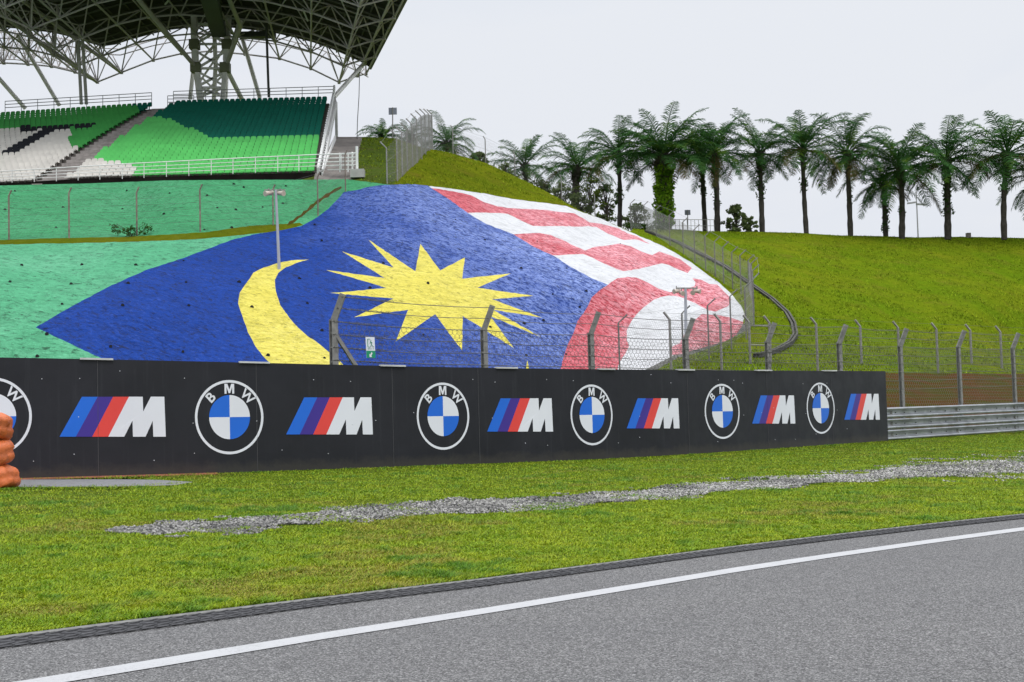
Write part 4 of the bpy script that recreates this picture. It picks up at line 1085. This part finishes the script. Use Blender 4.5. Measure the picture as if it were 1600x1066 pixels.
# end wall with white stringers and stair
def ln(a, b, w, m_, d=.12): m_.bar(bp(*a), bp(*b), w, d)
m_ = MB()
m_.bar(bp(497,268,79), bp(521,150,102.5), .16, .55); m_.bar(bp(521,152,102.5), bp(522.5,135,103.2), .16, .3); build(m_, 'stringer', STEEL_W, stand)
m_ = MB(); m_.bar(bp(504,270,79.5), bp(525,165,101), .10, .5); m_.bar(bp(525,160,101), bp(526,214,101), .22, .22); m_.bar(bp(503,277,79.3), bp(524,218,92), .12, .6); build(m_, 'stringer', STEEL_W, stand)
STG = simple('stair_grey', (.45, .44, .43), .6, .1, 1)
for k in range(34):
    m_ = MB(); t_ = k/33; a = bp(499,268,79).lerp(bp(522.5,152,102.3), t_); b = bp(504,266,79.6).lerp(bp(525.5,163,101.2), t_); m_.bar(a, b, .16, .05); build(m_, 'stair_tread', STG, stand)
# end railing
m_ = MB()
for k in range(5):
    m_.bar(bp(553,241+k*6.2,79.2), bp(550,238+k*6.2,83), .06); m_.bar(bp(512,241.5+k*6,79.2), bp(551,240.5+k*6,79.2), .05)
for u in (531,544,551): m_.bar(bp(u,239,79.2), bp(u,269,79.2), .07)
build(m_, 'end_railing', STEEL_W, stand)
# back railing on top of the stand
m_ = MB()
for A_, B_, Yb in (((8,158.5),(237,145),104.5), ((262,150),(303,149.5),104.5), ((271,143),(522.5,135),103.5)):
    for k in (0, 5, 10):
        m_.tube([bp(A_[0], A_[1]+k, Yb), bp(B_[0], B_[1]+k, Yb)], .035, 5)
    n = int((B_[0]-A_[0])/25)
    for i in range(n+1):
        u = A_[0]+(B_[0]-A_[0])*i/max(1, n); v = A_[1]+(B_[1]-A_[1])*i/max(1, n); m_.tube([bp(u, v, Yb), bp(u, v+18, Yb)], .03, 5)
build(m_, 'back_railing', GALV, stand)
# white bollard and block right of the stand
bl = empty('white_post', bp(558,262,79), label='slender white post on a concrete block right of the stand', cat='post')
m_ = MB(); m_.tube([bp(558,270,79), bp(557.5,229,79)], .09, 8); build(m_, 'shaft', STEEL_W, bl)
m_ = MB(); m_.box(bp(559,272,78.9), (.9, .7, .55)); build(m_, 'block', CONC, bl)

# ================================================================ CANOPY ROOF
cano = empty('stadium_canopy', (-27, 112, 20), label='dark underside of the big trussed canopy roof on a lattice tower', cat='canopy roof')
REAR = [(-170,72),(-110,55),(-60,44),(0,42),(30,44),(60,47),(90,51),(120,58),(150,68),(165,72),(180,70),(205,62),(235,54),(265,47),(300,43),(335,41),(365,43),(400,47),(430,51),(460,58),(490,66),(520,77),(545,88),(562,96),(577,105)]
YR = 112.0
def roof_pt(u, t_):            # t metres forward from the rear edge
    P = bp(u, seg(REAR, u), YR); k = max(0.0, (u-330)/247)*.27
    return P+Vector((k*t_, -t_, .012*t_))
RU = [u for u, v in REAR]; RTt = [0, 4, 8, 12, 16, 20, 24, 28, 32]
mb = MB()
for th in (0, .35):
    for u in RU:
        for t_ in RTt: mb.v.append(roof_pt(u, t_)+Vector((0, 0, th)))
nt = len(RTt); nu = len(RU); o2 = nt*nu
for i in range(nu-1):
    for j in range(nt-1):
        a = i*nt+j; mb.f += [(a, a+1, a+nt+1, a+nt), (o2+a, o2+a+nt, o2+a+nt+1, o2+a+1)]; mb.m += [0, 0]
for j in range(nt-1): a = (nu-1)*nt+j; mb.f.append((a, a+1, o2+a+1, o2+a)); mb.m.append(0)
for i in range(nu-1): a = i*nt; mb.f.append((a, a+nt, o2+a+nt, o2+a)); mb.m.append(0)
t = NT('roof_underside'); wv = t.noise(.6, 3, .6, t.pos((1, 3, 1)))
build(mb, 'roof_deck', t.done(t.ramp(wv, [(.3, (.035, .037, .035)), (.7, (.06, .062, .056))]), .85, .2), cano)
# purlins under the deck
STEEL_T = simple('truss_steel', (.48, .45, .445), .6, .15, .6)
m_ = MB()
for j in np.arange(1, 32, 2.0):
    m_.tube([roof_pt(u, j)+Vector((0, 0, -.25)) for u in RU], .11, 4)
for u in range(-150, 577, 26): m_.tube([roof_pt(u, t_)+Vector((0, 0, -.12)) for t_ in RTt], .09, 4)
build(m_, 'purlins', simple('purlin_steel', (.10, .105, .085), .7, .15, .6), cano)
# space-frame: lower nodes and diagonals
NU = [-150,-113,-75,-38,0,38,75,112,147,185,235,280,325,380,435,485,530,560,574]
HANG = {-150:2.4,-113:2.9,-75:3.2,-38:3.1,0:3.0,38:2.95,75:2.9,112:3.0,147:3.3,185:2.3,235:2.0,280:1.9,325:1.9,380:2.0,435:1.95,485:2.15,530:2.45,560:1.0,574:.3}
TL = [-.8, 4.4, 9.6, 14.8, 20, 25.2, 30.4]
low = {(i, j): roof_pt(u, t_)+Vector((0, 0, -HANG[u]*(1 if j else 1.0)-.2)) for i, u in enumerate(NU) for j, t_ in enumerate(TL)}
def up_(i, j): return roof_pt((NU[i]+NU[i+1])/2, (TL[j]+TL[j+1])/2)+Vector((0, 0, -.35))
c1 = MB(); c2 = MB(); nd = MB()
for i in range(len(NU)):
    for j in range(len(TL)):
        if i+1 < len(NU): c1.tube([low[i, j], low[i+1, j]], .085, 5)
        if j+1 < len(TL): c1.tube([low[i, j], low[i, j+1]], .085, 5)
        nd.box(low[i, j], (.26, .26, .26))
        if i+1 < len(NU) and j+1 < len(TL):
            q = up_(i, j)
            for a in ((i, j), (i+1, j), (i, j+1), (i+1, j+1)): c2.tube([low[a], q], .062, 5)
            if i+2 < len(NU): c1.tube([q, up_(i+1, j)], .07, 5)
# rear edge frame
for i in range(len(NU)-1):
    a = roof_pt(NU[i], 0)+Vector((0, .6, -.9)); b = roof_pt(NU[i+1], 0)+Vector((0, .6, -.9)); c1.tube([a, b], .06, 5)
    c1.tube([roof_pt(NU[i], 0)+Vector((0, 1.2, -.15)), roof_pt(NU[i+1], 0)+Vector((0, 1.2, -.15))], .06, 5)
    c2.tube([low[i, 0], roof_pt((NU[i]+NU[i+1])/2, 0)+Vector((0, 1.2, -.15))], .055, 5); c2.tube([low[i+1, 0], roof_pt((NU[i]+NU[i+1])/2, 0)+Vector((0, 1.2, -.15))], .055, 5)
c1.v += []; b0 = len(c1.v); c1.v += nd.v; c1.f += [tuple(b0+i for i in f) for f in nd.f]; c1.m += nd.m
build(c1, 'truss_chords', STEEL_T, cano); build(c2, 'truss_diagonals', STEEL_T, cano)
# second frame seen beyond on the left
m_ = MB(); Q = [(-60,100),(0,93),(22,93),(65,98),(105,108),(147,122)]; Q2 = [(-60,70),(0,78),(30,82),(80,92),(115,104),(147,122)]
for PP, dY in ((Q, 3), (Q2, 7)):
    for a, b in zip(PP, PP[1:]): m_.tube([bp(*a, YR+dY), bp(*b, YR+dY)], .06, 5)
for i in range(len(Q)-1):
    for k in range(3):
        a = Vector(bp(*Q[i], YR+3)).lerp(bp(*Q[i+1], YR+3), k/3); u0 = Q[i][0]+(Q[i+1][0]-Q[i][0])*k/3
        for du in (-14, 10, 22):
            m_.tube([a, bp(u0+du, seg(REAR, u0+du)+4, YR+3)], .05, 4)
        m_.tube([bp(u0+18, seg(REAR, u0+18)+5, YR+7), bp(u0+4, seg(Q2, u0+4), YR+7)], .05, 4)
build(m_, 'rear_lattice', STEEL_T, cano)
# tower
TW = simple('tower_paint', (.78, .76, .73), .55, .15, .8)
YT = 108.0; tw = MB()
def T(u, v, dy=0.0): return bp(u, v, YT+dy)
for dy in (0, 3.4):
    k = -3 if dy else 0
    tw.bar(T(315+k, 158, dy), T(306+k*.5, 95, dy), .40, .4); tw.bar(T(306+k*.5, 95, dy), T(303+k*.5, 25, dy), .46, .5)
    tw.bar(T(348-k, 158, dy), T(353-k*.5, 95, dy), .40, .4); tw.bar(T(353-k*.5, 95, dy), T(357-k*.5, 25, dy), .46, .5)
    tw.bar(T(353, 100, dy), T(376, 32, dy), .36, .36)
    for a, b in (((306,108),(353,80)),((306,80),(353,108)),((309,135),(352,112)),((309,112),(352,135)),((310,152),(350,137)),((310,137),(350,152)),((305,69),(354,40)),((305,40),(354,69)),((305,69),(355,69)),((306,107),(354,107)),((309,137),(351,137)),((304,38),(356,38))):
        tw.bar(T(*a, dy), T(*b, dy), .19, .19)
for u, v in ((305,70),(354,70),(307,106),(353,106),(310,137),(351,137)): tw.bar(T(u, v), T(u, v, 3.4), .22, .22)
tw.tube([T(334,158,1.7), T(337,100,1.7), T(334,30,1.7)], .20, 8)
for a, b in (((314,150),(346,120)),((316,122),(345,150)),((309,100),(335,70)),((335,100),(352,72)),((312,60),(350,35)),((320,35),(348,66)),((312,128),(334,96)),((349,126),(336,98))):
    tw.tube([T(*a, 1.5), T(*b, 1.5)], .10, 6)
build(tw, 'lattice_tower', TW, cano)
OLV = simple('dark_olive_steel', (.16, .17, .10), .7, .2, .8)
for u, v in ((304,70),(355,70),(306,106),(352,106)):
    m_ = MB(); m_.box(T(u, v, -.1), (.85, .8, .85)); build(m_, 'gusset_block', OLV, cano)
m_ = MB()   # big box arm running forward from the tower head
for a, b in (((342,50,0),(318,-40,-22)), ): m_.bar(T(a[0],a[1],a[2]), T(b[0],b[1],b[2]), 1.25, 1.0)
build(m_, 'main_arm', simple('dark_green_steel', (.035, .055, .03), .7, .2, .8), cano)
def strut(name, a, b, Ya, Yb, r, mat=TW):
    m_ = MB(); m_.tube([bp(*a, Ya), bp(*b, Yb)], r, 8); build(m_, name, mat, cano)
strut('strut', (-30,90), (40,170), 111, 113, .20); strut('strut', (28,55), (93,165), 112, 113, .19)
strut('column', (122,62), (127,163), 106, 106, .15, simple('olive_column', (.46, .45, .41), .6, .15, .8)); strut('column', (129,62), (135,163), 106, 106, .15, bpy.data.materials['olive_column'])
strut('strut', (303,100), (297,155), 113, 113, .20); strut('strut', (356,112), (378,155), 110, 113, .22); strut('strut', (378,58), (406,153), 112, 113, .20)
strut('strut', (306,105), (205,-14), 108, 97, .2, STEEL_T)
strut('strut', (354,102), (376,40), 108, 104, .22, STEEL_T); strut('strut', (376,42), (352,-15), 104, 94, .2, STEEL_T)
strut('mast', (416,36), (420,152), 105, 105, .11, simple('dark_mast', (.06, .065, .06), .6, .1, 1))
strut('strut', (571,97), (522,152), 111, 103, .19)
m_ = MB(); m_.tube([roof_pt(577, t_)+Vector((.1, 0, -.1)) for t_ in RTt], .16, 6); build(m_, 'edge_tube', simple('dark_mast2', (.12, .125, .11), .6, .1, 1), cano)
for a, q in (((20,-10), low[9, 0]), ((-60,-20), low[8, 0])):
    m_ = MB(); m_.bar(bp(*a, 99), q, .24, .24); build(m_, 'raking_beam', STEEL_T, cano)
m_ = MB(); m_.box(bp(402,55,109), (3.3, .8, .5)); build(m_, 'walkway_box', bpy.data.materials['dark_mast'], cano)
for a, b in (((473,14),(481,33)), ((266,-2),(258,7))):
    m_ = MB(); m_.bar(bp(*a, 100), bp(*b, 101.5), .12, .10); build(m_, 'light_tube', PURE_W, cano)
cb = MB(); cb.tube([bp(562,108,110), bp(561,150,104), bp(558.5,190,97), bp(558,216,92.5)], .035, 5)
o = cb.build('hanging_cable', bpy.data.materials['dark_mast']); tag(o, 'thin dark cable hanging from the corner of the canopy', 'cable')

# sign boards on poles
def pole_sign(u, vb, vt, w, h, Y, label):
    p = bp(u, vb, Y); root = empty('pole_sign', p, label=label, cat='sign'); s = Y/F
    m_ = MB(); m_.tube([p-Vector((0, 0, .3)), bp(u, vt, Y)], .05, 6); build(m_, 'pole', GALVP, root)
    m_ = MB(); m_.box(bp(u, vt+h/2, Y)+Vector((0, .08, 0)), (w*s, .05, h*s)); q = build(m_, 'panel', simple('panel_grey', (.20, .22, .26), .5, .1, 2), root)
    m_ = MB(); m_.bar(bp(u, vt+1, Y)+Vector((0, .04, 0)), bp(u, vt+h, Y)+Vector((0, .04, 0)), .06); build(m_, 'spine', GALVP, root)
pole_sign(613.5, 218, 168, 13, 11, 98, 'square grey panel on a pole above the crest, beside the stand')
pole_sign(1074.5, 360, 328, 9, 8, 119, 'small grey panel on a short pole beside the thick ivy palm')
# double street lamp beyond the hill
lp = empty('street_lamp', bp(1434, 373, 150), label='double headed street lamp standing beyond the hill crest between palms', cat='street lamp')
m_ = MB(); m_.tube([bp(1435, 380, 150), bp(1431.5, 300, 150)], [.10, .06], 6); build(m_, 'pole', GALV, lp)
for a, b in (((1432,316),(1418,318)), ((1432,319),(1448,320))):
    m_ = MB(); m_.bar(bp(*a, 150), bp(*b, 150), .45, .16); build(m_, 'lamp_head', GALV, lp)

# ================================================================ PALMS AND TREES
def leaf_mat(name, a, b, c=None, trans=.25):
    t = NT(name); oi = t.n.new('ShaderNodeObjectInfo'); n = t.noise(2.2, 3, .6); c1 = t.ramp(n, [(.3, a), (.7, b)])
    if c: c1 = t.mix(t.ramp(t.noise(.7, 2), [(.55, 0.0), (.72, 1.0)]), c1, c)
    tr = t.n.new('ShaderNodeBsdfTranslucent'); t.l.new(c1, tr.inputs['Color']); t.done(c1, .7, .04)
    mx = t.n.new('ShaderNodeMixShader'); mx.inputs[0].default_value = trans; t.l.new(t.b.outputs[0], mx.inputs[1]); t.l.new(tr.outputs[0], mx.inputs[2])
    t.l.new(mx.outputs[0], t.n['Material Output'].inputs['Surface']); return t.mat
PALM_L = leaf_mat('palm_leaf', (.020, .072, .020), (.050, .125, .028), (.095, .17, .015), .3)
PALM_D = leaf_mat('dry_palm_leaf', (.13, .09, .035), (.09, .10, .03))
IVY = leaf_mat('ivy_leaf', (.12, .26, .012), (.22, .36, .025), (.06, .15, .012))
IVY_D = leaf_mat('dark_ivy_leaf', (.03, .075, .015), (.055, .11, .02))
BARK = simple('palm_bark', (.055, .047, .040), .95, .4, 3, bump=.06)
TREE_L = leaf_mat('tree_leaf', (.09, .13, .05), (.15, .19, .07), None, .35)
TREE_L2 = leaf_mat('light_tree_leaf', (.09, .14, .025), (.13, .17, .03))

def crown_mesh(seed, nf, R, up=1.0, droop=1.0, wl=.082, dry=.08):
    rn = np.random.default_rng(seed); quads = []; mi = []; rach = MB()
    for i in range(nf):
        f_ = i/(nf-1); az = i*2.39996+rn.uniform(-.25, .25)
        el = rad(min(67, 68-f_**.95*86*up+rn.uniform(-14, 14))); Lf = R*(1.36 if f_ < .75 else 1.1)*rn.uniform(.85, 1.12)*(1 if f_ > .08 else .85)
        p = np.array((0, 0, -.25*f_)); d = np.array((math.cos(az)*math.cos(el), math.sin(az)*math.cos(el), math.sin(el))); N = 12
        P = [p]; D = [d]
        for k in range(N):
            fall = (.030+.0155*k)*droop*(.75+.25*math.cos(el))
            d = d+np.array((0, 0, -fall)); d = d/np.linalg.norm(d); p = p+d*Lf/N; P.append(p); D.append(d)
        P = np.array(P); D = np.array(D)
        rach.tube([Vector(q) for q in P[::2]], [.05*(1-k/7)+.012 for k in range(len(P[::2]))], 4, cap=False, m=0)
        isdry = 1 if (f_ > .8 and rn.random() < dry*4) else 0
        m = 48
        for k in range(m):
            tt = .14+.86*k/(m-1); q = np.array([np.interp(tt*N, range(N+1), P[:, c]) for c in range(3)]); dd = np.array([np.interp(tt*N, range(N+1), D[:, c]) for c in range(3)])
            s0 = np.cross(dd, (0, 0, 1)); s0 = s0/(np.linalg.norm(s0)+1e-6); ll = R*.25*(math.sin(math.pi*min(1, tt*.85+.12))**.6)*rn.uniform(.8, 1.15)
            for sg_ in (-1, 1):
                o_ = s0*sg_*.75+dd*.55+np.array((0, 0, rn.uniform(-.25, .35))); o_ /= np.linalg.norm(o_)
                mid = q+o_*ll*.5; tip = q+o_*ll*.95+np.array((0, 0, -1))*ll*rn.uniform(.12, .42); w = dd*wl*.5*rn.uniform(.8, 1.2)
                quads.append((q-w*.6, q+w*.6, mid+w, mid-w)); quads.append((mid-w, mid+w, tip+w*.12, tip-w*.12)); mi += [isdry]*2
    V = np.array(quads).reshape(-1, 3); FI = np.arange(len(V)).reshape(-1, 4)
    return V, FI, mi, rach
CR = []
def crown_data(seed, nf, R, **k):
    V, FI, mi, rach = crown_mesh(seed, nf, R, **k)
    mb = MB(); mb.v = [tuple(v) for v in V]; mb.f = [tuple(int(x) for x in f) for f in FI]; mb.m = list(mi)
    b = len(mb.v); mb.v += [tuple(v) for v in rach.v]; mb.f += [tuple(b+i for i in f) for f in rach.f]; mb.m += [0]*len(rach.f)
    me = bpy.data.meshes.new('fronds'); me.from_pydata(mb.v, [], mb.f); me.materials.append(PALM_L); me.materials.append(PALM_D)
    me.polygons.foreach_set('material_index', mb.m); me.update(); return me
CROWNS = [crown_data(11, 32, 4.6), crown_data(12, 36, 4.6, up=.95, droop=1.2), crown_data(13, 26, 4.6, up=1.1, droop=.9), crown_data(14, 34, 4.6, up=1.05, droop=1.35), crown_data(15, 50, 4.6, up=.85, droop=1.0)]
def leafblob(rn, pts_, size, mat_n, name, parent, mats):
    """leaf cards scattered round the given centres: (x,y,z,r,count)"""
    quads = []
    for (x, y, z, r, c, rz) in pts_:
        for _ in range(c):
            d = rn.normal(size=3); d /= np.linalg.norm(d); rr = r*rn.random()**.4; p = np.array((x, y, z))+d*np.array((rr, rr, rz*rr/r))
            a = rn.normal(size=3); a /= np.linalg.norm(a); b = np.cross(a, rn.normal(size=3)); b /= np.linalg.norm(b); s = size*rn.uniform(.6, 1.3)
            quads.append((p-a*s, p+b*s*.6, p+a*s, p-b*s*.6))
    V = np.array(quads).reshape(-1, 3); o = np_mesh(name, V, np.arange(len(V)).reshape(-1, 4), mats, nside=4); o.parent = parent; return o
def palm(u, vb, uc, vc, rpx, Y, ci, label, trunk=.24, ivy=None, rot=0.0, boot=.7, dark=True, group='oil palms along the hill crest'):
    b = bp(u, vb, Y); c = bp(uc, vc, Y); R = rpx*Y/F
    root = empty('palm_tree', b, label=label, cat='palm tree', group=group)
    h = c-b; m_ = MB(); n = 14; P = []; rr = []
    for k in range(n+1):
        t_ = k/n; bow = math.sin(t_*math.pi)*.12
        P.append(Vector((h.x*(t_*.6+t_*t_*.4)+bow*math.sin(rot*3), 0, h.z*t_-.3*(k == 0))))
        r_ = trunk*(1.18-.35*t_)*(1+.14*((k*7) % 3-1)*.6); r_ *= 1+.75*boot*math.exp(-((1-t_)/.13)**2); rr.append(r_)
    m_.tube(P, rr, 10); rn = np.random.default_rng(int(u))
    for k in range(int(70*boot)+18):      # old leaf bases
        t_ = 1-.30*rn.random()**1.5; a = rn.uniform(0, 6.28); q = Vector((h.x*t_, 0, h.z*t_)); rad_ = trunk*(1.1+.5*(t_ > .85)); o_ = Vector((math.cos(a), math.sin(a), 0))
        m_.bar(q+o_*rad_*.7, q+o_*(rad_+.18)+Vector((0, 0, .26)), .11, .05)
    o = m_.build('trunk', BARK); o.parent = root
    cr = bpy.data.objects.new('crown', CROWNS[ci]); link(cr, root); cr.location = h; cr.rotation_euler = (0, 0, rot); s = R/4.6*1.1; cr.scale = (s, s, s*(.84 if ci == 4 else 1))
    if ivy:
        pts_ = []
        for t0, t1, w_, cnt in ivy:
            for k in range(cnt):
                t_ = t0+(t1-t0)*k/max(1, cnt-1); pts_.append((h.x*t_+rn.uniform(-.1, .1), 0, h.z*t_, w_*rn.uniform(.75, 1.2), 34 if dark else 170, .5))
        leafblob(rn, pts_, .13 if dark else .17, 0, 'ivy', root, IVY if not dark else IVY_D)
    return root
palm(968,357,966,240,56,121,0,'slim palm leftmost of the crest row, beside grey bushy trees',.22,[(.35,.55,.45,6)],.4)
palm(1038,359,1037,243,76,117,4,'thickest palm of the row, its trunk wrapped in bright ivy',.62,[(.08,.85,.98,34)],2.9,1.0,False)
palm(1102,360,1096,238,48,123,2,'palm with a leaning dark trunk close left of a taller one',.22,[(.45,.85,.42,10)],2.0)
palm(1121,362,1117,238,62,120,1,'palm whose brown dead fronds hang over its upper trunk',.26,[(.3,.95,.42,12)],.9)
palm(1191,363,1187,238,56,121,2,'palm with bright yellow green top fronds and a bushy mid trunk',.24,[(.45,.62,.55,7),(.72,.95,.55,9)],3.1)
palm(1260,365,1254,232,64,121,0,'palm with a clean slender trunk, third to the right of the bush',.22,[(.55,.62,.4,3)],1.9)
palm(1329,368,1324,240,60,122,3,'palm with slightly kinked trunk left of the crossing pair',.24,[(.4,.45,.4,2)],4.2,1.2)
palm(1384,368,1381,288,44,124,2,'shortest palm of the row, crown tucked below its neighbour',.23,[(.1,.95,.42,16)],5.3)
palm(1409,371,1407,262,72,121,1,'big crowned palm standing just right of the shortest one',.27,[(.35,.4,.45,2),(.80,.97,.75,10)],2.7,1.3)
palm(1481,370,1478,250,66,122,0,'palm with ivy hanging down its trunk, right of the street lamp',.30,[(.3,1.0,.62,20)],.2)
palm(1569,370,1574,240,76,121,0,'palm with leaning base and thick shaggy upper trunk near the right edge',.26,[(.55,.97,.62,16)],1.4,1.4)
palm(1640,372,1632,278,60,123,1,'dark palm partly cut off by the right edge of the picture',.26,None,2.2)
# palms and trees beyond the mound, further left
palm(822,330,820,258,50,135,2,'low palm behind the grassy mound, left of the bushy trees',.25,None,.6,1,group='palms behind the mound')
palm(899,345,902,262,54,130,0,'palm rising among the bushy trees behind the mound',.42,[(.1,.9,.6,12)],3.3,1.2,group='palms behind the mound')
palm(701,270,698,224,44,118,3,'palm crown peeping over the mound just right of the crest fence',.25,None,1.1,1,group='palms behind the mound')
palm(601,250,598,214,30,125,1,'small palm crown behind the square grey panel',.2,None,2.4,1,group='palms behind the mound')
palm(640,262,641,214,26,125,2,'palm crown seen through the crest fence mesh',.2,None,5.0,1,group='palms behind the mound')

def bushy(u, vb, vt, wpx, Y, label, mat, seed, dens=1.0, trunkf=.35, leaf=.135):
    b = bp(u, vb, Y); H = ztop(b, vt)-b.z; W2_ = wpx*Y/F/2; rn = np.random.default_rng(seed)
    root = empty('bushy_tree', b, label=label, cat='tree', group='bushy trees behind the mound'); m_ = MB(); m_.tube([(0,0,-.3),(.1,0,H*trunkf),(-.05,0,H*.7)], [.18,.13,.05], 6); pts_ = []
    for k in range(int(30*dens)):
        t_ = trunkf*.7+(1-trunkf*.7)*rn.random(); w_ = W2_*(math.sin(math.pi*min(1, .18+.8*(t_-trunkf*.7)/(1-trunkf*.7)))**.6)
        q = (rn.uniform(-1, 1)*w_, rn.uniform(-.6, .6)*w_, H*t_*.95); m_.tube([(0, 0, H*t_*.55), (q[0]*.5, q[1]*.5, q[2]*.85), q], [.06, .035, .015], 4); pts_.append((*q, W2_*rn.uniform(.20, .38), 36, W2_*.17))
    o = m_.build('trunk', BARK); o.parent = root; leafblob(rn, pts_, leaf, 0, 'foliage', root, mat)
bushy(878,352,285,46,126,'bushy tree left of the thick trunked palm behind the mound',TREE_L,1)
bushy(845,330,280,44,132,'dark bushy tree under the low palm behind the mound',TREE_L,9)
bushy(922,358,274,50,128,'yellowish green tree beside the palm trunk behind the painted slope',TREE_L2,2)
bushy(948,362,285,44,130,'greyish tree directly behind the leftmost crest palm',TREE_L,3)
bushy(992,366,318,50,127,'low rounded grey green tree left of the ivy palm',TREE_L,4)
bushy(905,360,300,40,124,'small dense tree at the edge of the white painted border',TREE_L,5)
bushy(748,262,238,26,125,'small dark shrub tree peeping over the mound crest',TREE_L,6)
bushy(790,295,255,40,130,'dark foliage between the mound crest and the low palm',TREE_L,8)
bushy(1150,364,320,38,119,'dark green bush alone on the crest right of the leaning palm',TREE_L,7,1.2,.1,.15)
bushy(1172,365,338,26,119,'low right hand clump of leaves beside the crest bush',TREE_L,17,.8,.1,.15)
# weeds at the base of the green wall, hedge on the crest
sh = empty('wall_shrub', land(210, 369), label='straggly green shrub growing against the foot of the green wall', cat='shrub')
rn = np.random.default_rng(3); leafblob(rn, [(rn.uniform(-1.1, 1.1), -.1, rn.uniform(.05, .55), .25, 26, .16) for _ in range(16)], .06, 0, 'foliage', sh, IVY_D)
m_ = MB()
for k in range(9): m_.tube([(rn.uniform(-.3, .3), 0, -.1), (rn.uniform(-1, 1), -.1, rn.uniform(.3, .7))], .012, 4)
m_.build('stems', BARK).parent = sh
hd = empty('low_hedge', bp(1012, 362, 112), label='low dark hedge at the left end of the crest', cat='hedge')
rn = np.random.default_rng(5); leafblob(rn, [(x, 0, .45+rn.uniform(-.1, .15), .55, 60, .45) for x in np.arange(-1.9, 2.2, .3)], .10, 0, 'foliage', hd, IVY_D)
bo = MB(); bo.box(bp(1513, 368, 124), (.42, .4, .5)); bo.tube([bp(1513, 370, 124), bp(1513, 364, 124)], .13, 8); o = bo.build('marker_block', CONC_D); tag(o, 'small grey marker block on the crest left of the leaning palm', 'block')
print('SCENE BUILT', len(bpy.data.objects))
